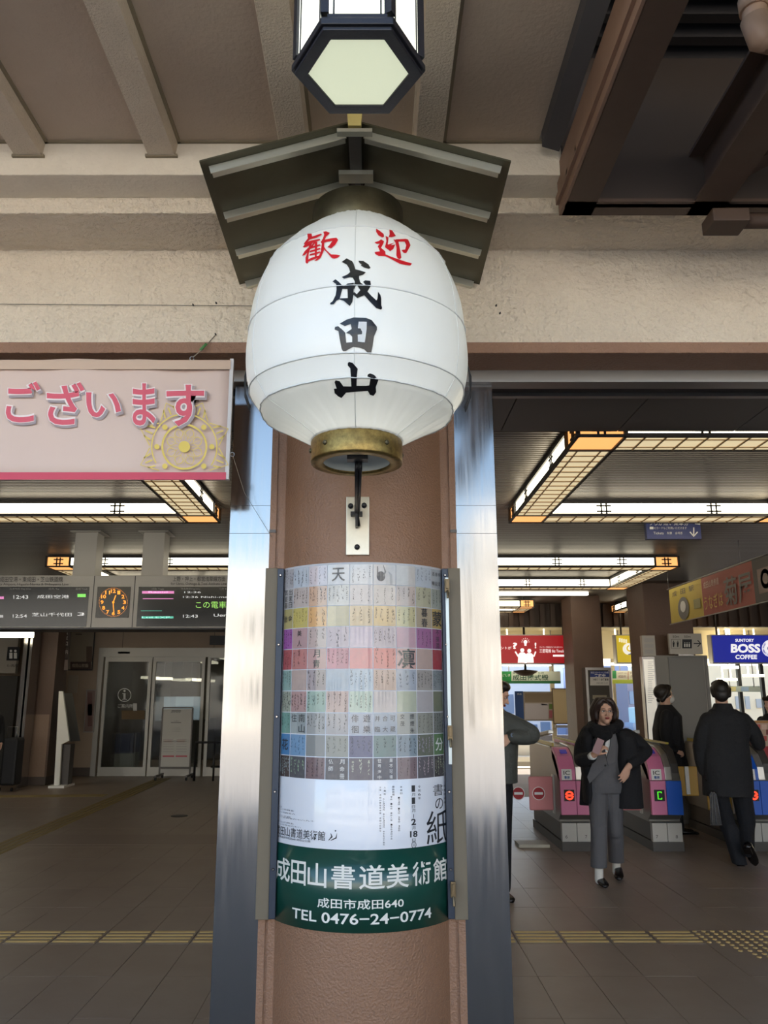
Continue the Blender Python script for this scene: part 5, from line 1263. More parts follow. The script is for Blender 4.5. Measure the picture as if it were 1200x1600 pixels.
poster('clinic_sign', 'lime edged white clinic sign left of the light box', 957, 1048, 1010, 1068, 15.1, ('e6e4d2', [(957, 1062, 1010, 1068, 'c3d44e'), (957, 1048, 963, 1060, '3d9a5a'), (981, 1049, 982, 1062, 'b06a52')]), texts=[('リハビリテーション', 965, 1050, 980, 1053, '7a3a30', 0), ('マンツーマン', 984, 1050, 1004, 1053, '7a3a30', 0), ('成田市', 966, 1055, 978, 1059, '7a3a30', 0), ('クリニック', 985, 1055, 1004, 1059, '7a3a30', 0)], cat='sign')
poster('route_map', 'beige route map board on the platform beside the blue strip sign', 819, 1082, 864, 1125, 15.3, ('b3a493', [(820, 1083, 863, 1097, '9a8872'), (820, 1099, 857, 1124, 'd3cdd2'), (858, 1100, 863, 1108, '6a8a4a'), (858, 1110, 863, 1122, 'b86a74'), (846, 1100, 855, 1102, '3a4a9a')]), frame=RAILM, cat='map')
for k in range(5): pass
poster('timetable_strip', 'narrow blue vertical station sign on the platform', 805, 1080, 818, 1125, 15.3, ('2a4f8c', []), texts=[('京成', 808, 1083, 815, 1086, 'd0d8e8', .02)], cat='sign')
poster('blank_board', 'plain cream board mounted between two cream posts', 865, 1077, 905, 1130, 15.2, ('d9c49a', []), frame=mat('board_wood', '7d6a4e', .5), cat='board')
for i, (x0, x1, y0) in enumerate(((862, 868, 1066), (904, 908, 1066), (960, 964, 1066))):
    b = MB(); p_, q_ = at(x0, 1100, 15.32).x, at(x1, 1100, 15.32).x; b.box(p_, q_, 15.32, 15.4, 0, 2.25); b.build('platform_post', CRW, None, label=['cream post left of the plain cream board', 'cream post right of the plain cream board', 'cream post behind the woman in the coat'][i], cat='post')
b = MB(); o = bpy.data.objects['blank_board']; p_, q_ = at(866, 1100, 15.22).x, at(904, 1100, 15.22).x; b.box(p_, q_, 15.225, 15.318, 1.2, 1.25); b.box(p_, q_, 15.225, 15.33, .95, 1.0); b.build('bracket', RAILM, o)
# handrail and dark coping along the platform
t = thing('parapet', 'low pale parapet with dark coping along the far platform', 'parapet', (5, 21.5, 0))
b = MB(); a_ = at(800, 1152, 20).z; b.box(-.2, 40, 21.5, 21.7, .27, .52); b.build('coping', mat('coping', '5d5b60', .6), t); b = MB(); b.box(-.2, 40, 21.45, 21.75, 0, .27); b.build('plinth', mat('edge_white', 'e8e2d2', .6), t)
# buildings beyond
def bld(label, x0, x1, y0, Y, m_, wins, wm, d=4, lim=1165):
    a_, c_ = at(x0, 1100, Y).x, at(x1, 1100, Y).x; zt_ = at(x0, y0, Y).z
    t = thing('building', label, 'building', ((a_+c_)/2, Y, -1)); b = MB(); b.box(a_, c_, Y, Y+d, -1.2, zt_); b.build('wall', m_, t)
    for (wx0, wy0, wx1, wy1) in wins: b = MB(); pxbox(b, wx0, wy0, wx1, wy1, Y-.05, .1); b.build('window', wm, t)
    return t
WB = mat('far_window', '7189a8', .3)
bld('light blue and white building behind the blue strip sign', 700, 866, 1030, 32, BLD, [(783, 1085, 803, 1115), (824, 1132, 840, 1150), (845, 1128, 860, 1150), (800, 1132, 815, 1140)], WB)
bld('pale building with blue bands seen between the posts', 866, 912, 1030, 34, BLD, [(872, 1132, 886, 1160), (893, 1132, 904, 1160), (884, 1050, 903, 1070)], BLB)
bld('blue and lavender building beyond the yellow advertisement', 912, 985, 1040, 30, mat('far_lavender', '8f9ec4', .6), [(915, 1085, 940, 1150), (985-8, 1075, 984, 1140)], BLB, d=3)
bld('dark violet grey building left of the light box', 982, 1002, 1050, 26.2, mat('far_violet', '7b7d93', .6), [(984, 1080, 994, 1100)], WB, d=3)
bld('cream building with a blue balcony behind the light box', 1002, 1060, 1040, 31, mat('far_cream', 'dcd2b8', .6), [(1004, 1105, 1012, 1125)], BLB)
t = thing('phone_booth', 'light blue glazed booth beyond the gates', 'booth', at(1000, 1140, 25)); b = MB(); pxbox(b, 992, 1106, 1012, 1130, 25, .6); b.build('body', mat('booth_blue', 'a8d0e0', .3), t); b = MB(); pxbox(b, 989, 1130, 1014, 1137, 25, .8); b.box(at(992, 1137, 25).x, at(1011, 1137, 25).x, 25.1, 25.6, 0, at(992, 1137, 25).z); b.build('base', BLB, t)
b = MB(); pxbox(b, 1001, 1106, 1003, 1130, 24.98, .03); pxbox(b, 1003, 1117, 1012, 1118.5, 24.98, .03); b.build('mullion', WHITE, t)
bld('cream station building with windows right of the grey cabinet', 1100, 1400, 1040, 30, mat('far_cream', 'dcd2b8', .6), [(1120, 1088, 1135, 1112), (1150, 1088, 1160, 1108), (1165, 1088, 1172, 1108), (1182, 1092, 1196, 1106)], mat('pale_window', 'a2a8ac', .5))
poster('platform_notice', 'long pale blue notice strip beyond the right gates', 1125, 1072, 1188, 1081, 15.2, ('a8b4b0', [(1140, 1073, 1150, 1080, 'c8c08a'), (1158, 1073, 1170, 1080, '8fa8c8')]), cat='sign')
for i, xx in enumerate((1160, 1196)):
    b = MB(); p_ = at(xx, 1100, 15.32).x; b.box(p_-.03, p_+.03, 15.32, 15.4, 0, 2.25); b.build('platform_post', BLACKM, None, label=['thin black post beyond the right gates', 'thin black post at the right edge of the platform'][i], cat='post')

for nm in ('hall_sign', 'clinic_sign', 'platform_notice'):
    o = bpy.data.objects[nm]; sh = [c for c in o.children if c.name.startswith('sheet')][0]; vs = [v.co+o.location for v in sh.data.vertices]
    xa, xb, zz = min(v.x for v in vs), max(v.x for v in vs), max(v.z for v in vs); b = MB()
    for q in (xa+.15, xb-.15): b.box(q-.008, q+.008, 15.11, 15.125, zz-.02, 2.73)
    b.build('hanger', RAILM, o)
# ================================================================ PEOPLE
SKIN = mat('skin', 'd0a48c', .5); HAIR = mat('black_hair', '1b1512', .45, bump=(160, .6, .004)); HAIRB = mat('dark_brown_hair', '2c1d18', .42, bump=(160, .6, .004))
COATB = mat('black_wool', '131318', .85, bump=(25, .5, .02)); SUITG = mat('grey_suit', '5b5a5d', .8, bump=(18, .4, .02)); SHIRT = mat('white_shirt', 'dcdcd8', .7)
NAVYC = mat('charcoal_coat', '1d1d20', .85, bump=(16, .6, .03)); TROUB = mat('black_trousers', '15161c', .85, bump=(16, .5, .02)); JACK = mat('grey_green_jacket', '4c4f4c', .7, bump=(14, .6, .03))
SHOE = mat('black_leather', '121012', .25); SOCK = mat('white_sock', 'd8d4cc', .8); LIP = mat('lips', '7c2c2c', .4); EYEW = mat('eye_white', 'cfc8c0', .4); EYED = mat('eye_dark', '15100e', .3); MASK = mat('face_mask', 'cfcfcc', .8); SCARF = mat('black_scarf', '0f0f13', .95, bump=(60, .8, .01))
def tube_piece(pts, r, m=0):
    b = MB(); pts = [Vector(p) for p in pts]; rs = list(r) if isinstance(r, (list, tuple)) else [r]*len(pts)
    # resample smoothly, then close with ball ends
    P = []; R = []
    for i in range(len(pts)-1):
        p0 = pts[max(i-1, 0)]; p1 = pts[i]; p2 = pts[i+1]; p3 = pts[min(i+2, len(pts)-1)]
        for k in range(5):
            t = k/5; a = .5
            P.append(.5*((2*p1)+(p2-p0)*t+(2*p0-5*p1+4*p2-p3)*t*t+(3*p1-p0-3*p2+p3)*t**3)); R.append(rs[i]+(rs[i+1]-rs[i])*t)
    P.append(pts[-1]); R.append(rs[-1])
    d0 = (P[0]-P[1]).normalized(); d1 = (P[-1]-P[-2]).normalized()
    A = [P[0]+d0*R[0]*q for q in (.98, .8, .45)]; RA = [R[0]*q for q in (.2, .6, .89)]
    B = [P[-1]+d1*R[-1]*q for q in (.45, .8, .98)]; RB = [R[-1]*q for q in (.89, .6, .2)]
    b.tube(A+P+B, RA+R+RB, 14); return (b, m)
def loft_piece(rings, m=0, n=28, e=2.3):
    """rings: (centre, half width along x, half depth along y[, yaw])"""
    b = MB(); v = []
    for rg in rings:
        c, rx, ry = rg[0], rg[1], rg[2]; yw = rg[3] if len(rg) > 3 else 0
        for k in range(n):
            a = 2*PI*k/n; cx, sy = math.cos(a), math.sin(a)
            x = rx*math.copysign(abs(cx)**(2/e), cx); y = ry*math.copysign(abs(sy)**(2/e), sy)
            v.append(Vector(c)+Vector((x*math.cos(yw)-y*math.sin(yw), x*math.sin(yw)+y*math.cos(yw), 0)))
    N = len(rings); f = [(i*n+k, i*n+(k+1) % n, (i+1)*n+(k+1) % n, (i+1)*n+k) for i in range(N-1) for k in range(n)]
    f += [list(range(n))[::-1], [(N-1)*n+k for k in range(n)]]
    if rings[0][0][2] > rings[-1][0][2]: f = [tuple(reversed(q)) for q in f]
    b.add(v, f); return (b, m)
def ell_piece(c, r, m=0, M=None):
    b = MB(); b.ellipsoid(c, r, 20, 14, M=M); return (b, m)
def volume(name, pieces, mats, parent, voxel=.006, smooth=4, label=None):
    allb = MB(); trees = []
    for b, m in pieces:
        allb.add(b.v, b.f); trees.append((BVHTree.FromPolygons([Vector(v) for v in b.v], b.f), m))
    me = bpy.data.meshes.new('tmp'); me.from_pydata(allb.v, [], allb.f)
    bm = bmesh.new(); bm.from_mesh(me); bmesh.ops.remove_doubles(bm, verts=bm.verts, dist=1e-5); bmesh.ops.recalc_face_normals(bm, faces=bm.faces); bm.to_mesh(me); bm.free()
    o = bpy.data.objects.new('tmp', me); C.objects.link(o)
    rm = o.modifiers.new('r', 'REMESH'); rm.mode = 'VOXEL'; rm.voxel_size = voxel
    sm_ = o.modifiers.new('s', 'SMOOTH'); sm_.iterations = smooth; sm_.factor = .5
    dg = bpy.context.evaluated_depsgraph_get(); out = bpy.data.meshes.new_from_object(o.evaluated_get(dg))
    bpy.data.objects.remove(o); bpy.data.meshes.remove(me)
    for m in mats: out.materials.append(m)
    if len(mats) > 1:
        for p in out.polygons:
            c = p.center; best = (9, 0)
            for tr, m in trees:
                h = tr.find_nearest(c, .05)
                if h[0] is not None and h[3] < best[0]: best = (h[3], m)
            p.material_index = best[1]
    else: out.polygons.foreach_set('material_index', [0]*len(out.polygons))
    og = origin(parent); out.transform(Matrix.Translation(-og))
    out.polygons.foreach_set('use_smooth', [True]*len(out.polygons))
    o = bpy.data.objects.new(name, out); C.objects.link(o); o.parent = parent
    if label: o['label'] = label
    return o
def head_pieces(c, yaw, s=1.0, m=0, pitch=0, ears=True):
    """c = centre of head, yaw turns the face from -Y towards +X; returns pieces and a local->world function"""
    R = Matrix.Rotation(yaw, 3, 'Z') @ Matrix.Rotation(pitch, 3, 'X'); c = Vector(c)
    W = lambda x, y, z: c+R @ (Vector((x, y, z))*s)      # y negative = front
    ps = [ell_piece(W(0, .012, .028), (.074*s, .092*s, .088*s), m, R), ell_piece(W(0, -.018, -.035), (.058*s, .066*s, .075*s), m, R),
          ell_piece(W(0, -.052, -.085), (.026*s, .024*s, .024*s), m, R),
          ell_piece(W(.036, -.055, -.022), (.022*s, .018*s, .022*s), m, R), ell_piece(W(-.036, -.055, -.022), (.022*s, .018*s, .022*s), m, R),
          ell_piece(W(0, -.070, .030), (.045*s, .016*s, .016*s), m, R),
          tube_piece([W(0, -.080, .012), W(0, -.094, -.012), W(0, -.102, -.028)], [.007*s, .009*s, .012*s], m),
          ell_piece(W(.011, -.088, -.031), (.008*s, .010*s, .007*s), m, R), ell_piece(W(-.011, -.088, -.031), (.008*s, .010*s, .007*s), m, R)]
    if ears:
        for sx in (-1, 1): ps += [ell_piece(W(sx*.076, .012, -.006), (.009*s, .019*s, .031*s), m, R), tube_piece([W(sx*.077, .02, .012), W(sx*.083, .028, .004), W(sx*.080, .022, -.022)], .005*s, m)]
    return ps, W, R
def face_parts(W, R, parent, s=1.0, glasses=False, lips=True):
    for sx in (-1, 1):
        b = MB(); b.ellipsoid(W(sx*.030, -.0765, .004), (.014*s, .008*s, .0065*s), 14, 10, M=R); e = b.build('eye', EYEW, parent)
        b = MB(); b.ellipsoid(W(sx*.030+.003, -.0815, .004), (.006*s, .004*s, .0058*s), 12, 8, M=R); b.build('iris', EYED, e)
        b = MB(); b.tube([W(sx*.014, -.084, .009), W(sx*.030, -.0865, .0125), W(sx*.046, -.079, .008)], [.0014, .0022, .001], 6); b.build('eyelid', EYED, parent)
        b = MB(); b.tube([W(sx*.013, -.086, .026), W(sx*.030, -.088, .031), W(sx*.048, -.079, .025)], [.002, .0028, .0014], 6); b.build('eyebrow', EYED, parent)
    if lips:
        b = MB(); b.ellipsoid(W(0, -.087, -.052), (.023*s, .008*s, .0055*s), 14, 8, M=R); b.ellipsoid(W(0, -.086, -.060), (.019*s, .008*s, .006*s), 14, 8, M=R); b.build('lips', LIP, parent)
    if glasses:
        b = MB()
        for sx in (-1, 1):
            b.tube([W(sx*.030+.019*math.cos(2*PI*k/20), -.096, .002+.015*math.sin(2*PI*k/20)) for k in range(21)], .0009, 5, cap=False)
            b.tube([W(sx*.049, -.095, .006), W(sx*.078, -.04, .008), W(sx*.08, .01, .004)], .0009, 5)
        b.tube([W(-.011, -.097, .006), W(.011, -.097, .006)], .0009, 5); b.build('glasses', RAILM, parent)
def hand_pieces(wr, d, n, thumb, curl=25, s=1.0, m=0, spread=1.0):
    """wr wrist, d finger direction, n direction the palm faces, thumb = +1/-1 side along d x n"""
    wr = Vector(wr); d = Vector(d).normalized(); n = Vector(n); n = (n-d*n.dot(d)).normalized(); sd_ = d.cross(n)*thumb
    ps = [tube_piece([wr-d*.02*s, wr+d*.012*s], [.024*s, .022*s], m)]
    L_ = (.066, .074, .069, .052); off = (.028, .0095, -.009, -.026); base = (.078, .082, .078, .070)
    for i in range(4):
        k = wr+d*base[i]*s+sd_*off[i]*s
        ps.append(tube_piece([wr+sd_*off[i]*.55*s, k], [.013*s, .0115*s], m))
        a = 0; p = k; pts = [k]; dd = (d+sd_*off[i]*spread*3).normalized()
        for j, q in enumerate((.44, .31, .25)):
            a += rad(curl)*(.8, 1.1, .9)[j]*(1+.12*i); dr = dd*math.cos(a)+n*math.sin(a); p = p+dr*L_[i]*q*s; pts.append(p)
        ps.append(tube_piece(pts, [.0088*s, .0082*s, .0075*s, .0062*s], m))
    t0 = wr+d*.012*s+sd_*.018*s; t1 = wr+d*.042*s+sd_*.040*s+n*.012*s; t2 = t1+(d*.75+sd_*.35+n*.4).normalized()*.034*s; t3 = t2+(d*.85+n*.5).normalized()*.026*s
    ps.append(tube_piece([t0, t1, t2, t3], [.015*s, .0115*s, .0095*s, .007*s], m)); return ps
def shoe(name, heel, toe, w_, parent, m=SHOE, lift=0, hgt=.06):
    heel, toe = Vector(heel), Vector(toe); d = (toe-heel); L_ = d.length; d.normalize()
    up = Vector((0, 0, 1)); sd_ = d.cross(up).normalized(); up = sd_.cross(d)
    b = MB(); v = []; prof_ = [(0, .5, .9), (.06, .78, 1.0), (.25, .85, 1.0), (.5, .95, .80), (.72, 1.0, .62), (.9, .8, .5), (1.0, .35, .35)]
    for (t_, ww, hh) in prof_:
        c = heel+d*L_*t_
        for k in range(14):
            a = 2*PI*k/14; zz = math.sin(a); v.append(c+sd_*w_*ww*math.cos(a)+up*(hgt*hh*(.5+.5*max(zz, -.96))))
    n = 14; f = [(i*n+k, (i+1)*n+k, (i+1)*n+(k+1) % n, i*n+(k+1) % n) for i in range(6) for k in range(n)]+[list(range(n)), [6*n+k for k in range(n)][::-1]]
    b.add(v, f, 0, True); b.obox(heel+d*L_*.16-up*.004, d, sd_, up, L_*.15, w_*.7, .008); return b.build(name, m, parent)

# ------------------------------------------------ the woman in the black coat
def J(Y0): return lambda x, y, dy=0: at(x, y, Y0+dy)
J_ = J(7.3); gx = at(945, 1380, 7.3).x
t = thing('person', 'woman walking in an open black coat, scarf and grey suit, holding a phone', 'person', (gx, 7.3, 0))
K = .00565
hc = J_(945, 1112); ps, W, R = head_pieces(hc, rad(-3), .97, 0)
body = ps+[tube_piece([J_(944, 1122, .02), J_(943, 1143, .03)], [.05, .058], 0),
  loft_piece([(J_(944, 1140, .03), .10, .07), (J_(945, 1147, .03), .16, .09), (J_(945, 1165, .02), .155, .115), (J_(944, 1185, .01), .135, .10), (J_(944, 1198), .135, .10), (J_(945, 1215), .165, .12), (J_(945, 1228), .172, .12), (J_(945, 1238), .165, .11)], 1),
  tube_piece([J_(934, 1228), J_(935, 1262, -.05), J_(936, 1305, -.09)], [.088, .080, .066], 1), loft_piece([(J_(936, 1290, -.08), .068, .072), (J_(936, 1320, -.10), .068, .07), (J_(935.5, 1355, -.12), .066, .072)], 1), tube_piece([J_(957, 1228), J_(959, 1262, .0), J_(961, 1300, .02)], [.088, .080, .066], 1), loft_piece([(J_(960.5, 1288, .02), .068, .072), (J_(962, 1315, .06), .066, .07), (J_(963, 1347, .14), .064, .072)], 1),
  tube_piece([J_(936, 1345, -.12), J_(936, 1375, -.12)], [.036, .036], 2), tube_piece([J_(963, 1332, .14), J_(963, 1361, .19)], [.036, .036], 2)]
wr1 = J_(930, 1178, -.30); wr2 = J_(981, 1199, -.17)
body += [tube_piece([J_(922, 1183, -.24), wr1], [.028, .026], 0), tube_piece([J_(990, 1192, -.14), wr2], [.028, .026], 0)]
body += hand_pieces(wr1, (.55, -.45, .70), (.7, .2, -.35), -1, 38, .95, 0, .6)
body += hand_pieces(wr2, (-.52, -.15, -.85), (-.2, .9, .1), 1, 18, .95, 0, 1.6)
volume('body', body, [SKIN, SUITG, SOCK], t, .0050, 3)
face_parts(W, R, t, .97, glasses=True)
hair = [ell_piece(W(0, .028, .040), (.092, .098, .092), 0, R)]
for sx in (-1, 1):
    hair += [tube_piece([W(sx*.02, -.055, .108), W(sx*.062, -.052, .075), W(sx*.086, -.018, .01), W(sx*.082, -.012, -.055)], [.020, .024, .026, .022]), tube_piece([W(sx*.05, .03, .09), W(sx*.092, .03, .01), W(sx*.088, .025, -.07)], [.04, .04, .034])]
hair += [tube_piece([W(-.07, .06, .0), W(0, .075, -.05), W(.07, .06, .0)], .05), tube_piece([W(-.01, -.06, .108), W(.012, -.086, .080), W(.018, -.090, .056)], [.014, .007, .003])]
volume('hair', hair, [HAIRB], t, .005, 4)
# coat
coat = [loft_piece([(J_(945, 1134, .06), .09, .06), (J_(947, 1141, .07), .20, .085), (J_(948, 1160, .08), .235, .085), (J_(948, 1200, .10), .22, .075), (J_(950, 1240, .12), .25, .07), (J_(953, 1258, .13), .27, .06)]),
  loft_piece([(J_(968, 1141, .0), .06, .085), (J_(976, 1151, -.02), .085, .11), (J_(980, 1180, -.03), .10, .11), (J_(981, 1215, -.01), .11, .11), (J_(982, 1262, .0), .125, .12)]),
  loft_piece([(J_(921, 1139, .0), .06, .08), (J_(915, 1150, -.02), .055, .10), (J_(915, 1180, -.02), .05, .10), (J_(917, 1215, .0), .035, .10), (J_(919, 1254, .02), .035, .10)]),
  tube_piece([J_(920, 1145, .0), J_(910, 1166, .02), J_(908, 1186, -.04)], [.070, .068, .064]), tube_piece([J_(908, 1187, -.04), J_(912, 1188, -.14), J_(924, 1183, -.24)], [.062, .058, .048]),
  tube_piece([J_(979, 1149, .0), J_(995, 1159, .03), J_(1008, 1172, .0)], [.064, .064, .060]), tube_piece([J_(1009, 1173, 0), J_(1000, 1183, -.08), J_(987, 1194, -.14)], [.060, .054, .047]),
  tube_piece([J_(914, 1140, -.04), J_(917, 1138, -.06), J_(930, 1136, -.09)], [.012, .022, .02])]
volume('coat', coat, [COATB], t, .007, 4)
b = MB(); fv = lambda x, y: J_(x, y, -.128)
poly(b, [(948, 1147), (955, 1147), (957, 1154), (951, 1186), (948, 1184), (945, 1168)], fv); b.build('shirt', SHIRT, t)
b = MB(); fv = lambda x, y: J_(x, y, -.136)
poly(b, [(954, 1147), (962, 1150), (961, 1190), (950, 1196), (947, 1186), (953, 1164)], fv); poly(b, [(930, 1142), (938, 1150), (934, 1154), (947, 1186), (949, 1196), (938, 1206), (921, 1224), (917, 1214), (926, 1190), (930, 1170)], lambda x, y: J_(x, y, -.130)); bl_ = b.build('lapel', SUITG, t); q = bl_.modifiers.new('th', 'SOLIDIFY'); q.thickness = .012; q.offset = -1
b = MB(); b.ellipsoid(J_(946, 1196, -.145), (.009, .005, .009), 10, 8); b.build('button', BLACKM, t)
scarf = [tube_piece([J_(945, 1136, .10), J_(925, 1134, .04), J_(929, 1138, -.08), J_(945, 1142, -.12), J_(962, 1137, -.08), J_(966, 1131, .04), J_(945, 1134, .10)], .044), tube_piece([J_(929, 1140, -.10), J_(940, 1150, -.15), J_(950, 1148, -.14)], [.045, .05, .04]), tube_piece([J_(948, 1146, -.13), J_(941, 1156, -.15), J_(937, 1163, -.15)], [.042, .034, .016]), tube_piece([J_(926, 1141, -.09), J_(934, 1152, -.14)], [.04, .02])]
volume('scarf', scarf, [SCARF], t, .006, 3)
cuff = MB(); cuff.tube([J_(923, 1183, -.25), J_(927.5, 1180, -.28)], [.036, .033], 16); cuff.build('shirt_cuff', SHIRT, t)
shoe('shoe', J_(936, 1376, -.04)*1, J_(936, 1376, -.04)*1+Vector((-.01, -.23, -.0)), .042, t).location.z += 0
shoe('shoe', Vector((J_(964, 1370, .26).x, 7.50, .035)), Vector((J_(964, 1370).x+.015, 7.30, .012)), .042, t)
for o in t.children:
    if o.name.startswith('shoe') and not o.name.endswith('.001'):
        mz = min((o.matrix_world @ v.co).z if 0 else v.co.z for v in o.data.vertices); o.location.z -= mz
ph = thing('smartphone', 'pink cased smartphone held in the hand of the woman in the scarf', 'phone', J_(934, 1166, -.37))
c_ = J_(934.5, 1166, -.385)
b = MB(); b.obox(c_, (.83, .25, -.35), (.2, -.9, -.3), (.35, -.2, .85), .034, .005, .064); b.build('case', mat('phone_case', 'b08f92', .35), ph, bevel=.004)
b = MB(); b.obox(c_+Vector((-.002, -.006, .038)), (.83, .25, -.35), (.2, -.9, -.3), (.35, -.2, .85), .018, .002, .02); b.build('camera_bump', BLACKM, ph)

# ------------------------------------------------ man with the briefcase, from behind
J_ = J(8.0); t = thing('person', 'man seen from behind in a long charcoal coat carrying a black briefcase into the gate', 'person', (at(1140, 1350, 8.0).x, 8.0, 0))
ps, W, R = head_pieces(J_(1126, 1083), PI-rad(18), 1.0, 0)
fx = at(1158, 1350, 7.9)
body = ps+[tube_piece([J_(1127, 1092), J_(1129, 1112)], [.056, .064], 0), loft_piece([(J_(1130, 1108), .12, .08), (J_(1132, 1118), .19, .11), (J_(1133, 1150), .185, .12), (J_(1134, 1200), .17, .12), (J_(1138, 1235), .18, .13)], 1),
  tube_piece([J_(1121, 1235), J_(1133, 1280, .06), J_(1142, 1300, .06)], [.095, .082, .07], 1), loft_piece([(J_(1138, 1288, .06), .075, .078), (J_(1146, 1315, .03), .068, .072), (J_(1156, 1350, -.04), .062, .072)], 1), tube_piece([J_(1158, 1235), J_(1166, 1280, .05), J_(1167, 1297, .02), J_(1169, 1330, -.14)], [.095, .082, .07, .055], 1)]
wr = J_(1100, 1203, .02); body += [tube_piece([J_(1098, 1196, .02), wr], [.032, .03], 0)]+hand_pieces(wr, (.05, 0, -1), (.95, .2, 0), -1, 62, 1.0, 0, .2)
body += [tube_piece([J_(1182, 1161, .24), J_(1180, 1160, .30)], [.03, .03], 0)]+hand_pieces(J_(1180, 1160, .30), (-.3, 1, .1), (0, 0, -1), 1, 30, 1.0, 0, .5)
volume('body', body, [SKIN, TROUB], t, .0062, 3)
hair = [ell_piece(W(0, .022, .040), (.084, .098, .088), 0, R), ell_piece(W(0, .062, -.01), (.070, .050, .075), 0, R), tube_piece([W(-.05, -.055, .085), W(0, -.07, .105), W(.05, -.055, .085)], .028)]
for sx in (-1, 1): hair += [tube_piece([W(sx*.060, -.02, .05), W(sx*.074, .02, .04), W(sx*.066, .055, -.02)], .024)]
hair.append(tube_piece([W(-.02, .03, .122), W(.02, .05, .130)], [.012, .006]))
volume('hair', hair, [HAIR], t, .006, 2)
coat = [loft_piece([(J_(1129, 1099), .078, .078), (J_(1129, 1108), .10, .085), (J_(1131, 1111), .14, .10), (J_(1133, 1117), .20, .12), (J_(1134, 1135), .225, .14), (J_(1134, 1165), .215, .14), (J_(1134, 1190), .235, .155), (J_(1137, 1220), .232, .165), (J_(1138, 1243), .232, .17)]),
  tube_piece([J_(1106, 1125), J_(1097, 1147), J_(1093, 1168, .02)], [.075, .070, .066]), tube_piece([J_(1093, 1168, .02), J_(1095, 1188, .02), J_(1099, 1204, .02)], [.064, .058, .050]),
  tube_piece([J_(1161, 1125), J_(1177, 1144, .02), J_(1185, 1162, .06)], [.075, .072, .066]), tube_piece([J_(1185, 1162, .06), J_(1182, 1161, .26)], [.064, .05])]
volume('coat', coat, [NAVYC], t, .008, 4)
def floorp(x, Y): return Vector((at(x, 1350, Y).x, Y, 0))
shoe('shoe', floorp(1158, 7.93), floorp(1150, 8.22), .048, t, mat('brown_leather', '2a1714', .25), hgt=.08)
shoe('shoe', J_(1167, 1330, -.24)+Vector((0, -.0, .03)), Vector((J_(1172, 1350).x, 7.90, .01)), .048, t, hgt=.075)
bc = thing('briefcase', 'slim black leather briefcase with pale piping in the hand of the man from behind', 'briefcase', J_(1107, 1286, .02))
p0, p1 = J_(1107, 1286, .02), J_(1107, 1233, .02)
b = MB(); b.prism([(p0.x-.055, p0.z+.01), (p0.x-.045, p0.z), (p0.x+.050, p0.z), (p0.x+.058, p0.z+.012), (p0.x+.036, p1.z-.03), (p0.x+.015, p1.z), (p0.x-.02, p1.z), (p0.x-.040, p1.z-.03)], 'y', 7.84, 8.18); b.v = [(v[0]+(v[1]-7.84)*.43, v[1], v[2]) for v in b.v]; b.build('bag', SHOE, bc, bevel=.012)
b = MB()
for q in (-.030, .0, .032): b.tube([(p0.x+q*1.4, 7.836, p0.z+.02), (p0.x+q, 7.836, (p0.z+p1.z)/2), (p0.x+q*.5, 7.836, p1.z-.02)], .0022, 5)
b.build('piping', mat('piping_grey', '84848a', .4), bc)
b = MB(); b.tube([(p0.x+.03, 7.93, p1.z-.01), (p0.x-.01, 7.95, p1.z+.09), (p0.x-.01, 8.02, p1.z+.115), (p0.x+.01, 8.09, p1.z+.09), (p0.x+.10, 8.11, p1.z-.01)], .008, 8); b.build('handle', SHOE, bc)

# ------------------------------------------------ masked person beyond the gates
J_ = J(9.75); t = thing('person', 'person in a black coat and white face mask in profile before the grey cabinet', 'person', (at(1047, 1200, 9.75).x, 9.75, 0))
hcp = J_(1039, 1086); ps, W, R = head_pieces(hcp, rad(88), .95, 0)
body = ps+[tube_piece([J_(1038, 1095), J_(1040, 1108)], [.05, .055], 0), loft_piece([(J_(1041, 1106), .07, .12), (J_(1043, 1120), .11, .19), (J_(1045, 1160), .12, .18), (J_(1048, 1195), .13, .18)], 1),
  tube_piece([J_(1049, 1195, -.08), J_(1052, 1235, -.08), Vector((J_(1053, 1235).x, 9.67, .06))], [.09, .07, .055], 1), tube_piece([J_(1049, 1195, .08), J_(1050, 1235, .08), Vector((J_(1046, 1235).x, 9.83, .06))], [.09, .07, .055], 1)]
body += [tube_piece([J_(1046, 1160, -.2), J_(1055, 1172, -.22)], [.04, .03], 0)]+hand_pieces(J_(1056, 1173, -.22), (.9, 0, -.4), (0, .6, -.6), 1, 40, .95)
volume('body', body, [SKIN, TROUB], t, .007, 3)
volume('hair', [ell_piece(W(0, .03, .035), (.090, .105, .095), 0, R), tube_piece([W(-.07, -.02, .05), W(-.085, .02, .0), W(-.07, .06, -.06)], .03), tube_piece([W(.07, -.02, .05), W(.085, .02, .0), W(.07, .06, -.06)], .03), ell_piece(W(0, -.03, .085), (.075, .055, .045), 0, R)], [HAIR], t, .007, 3)
volume('face_mask', [ell_piece(W(0, -.062, -.05), (.052, .048, .048), 0, R)], [MASK], t, .006, 2)
b = MB()
for sx in (-1, 1): b.tube([W(sx*.05, -.05, -.04), W(sx*.075, .0, -.01)], .0025, 5)
b.build('mask_loop', MASK, t)
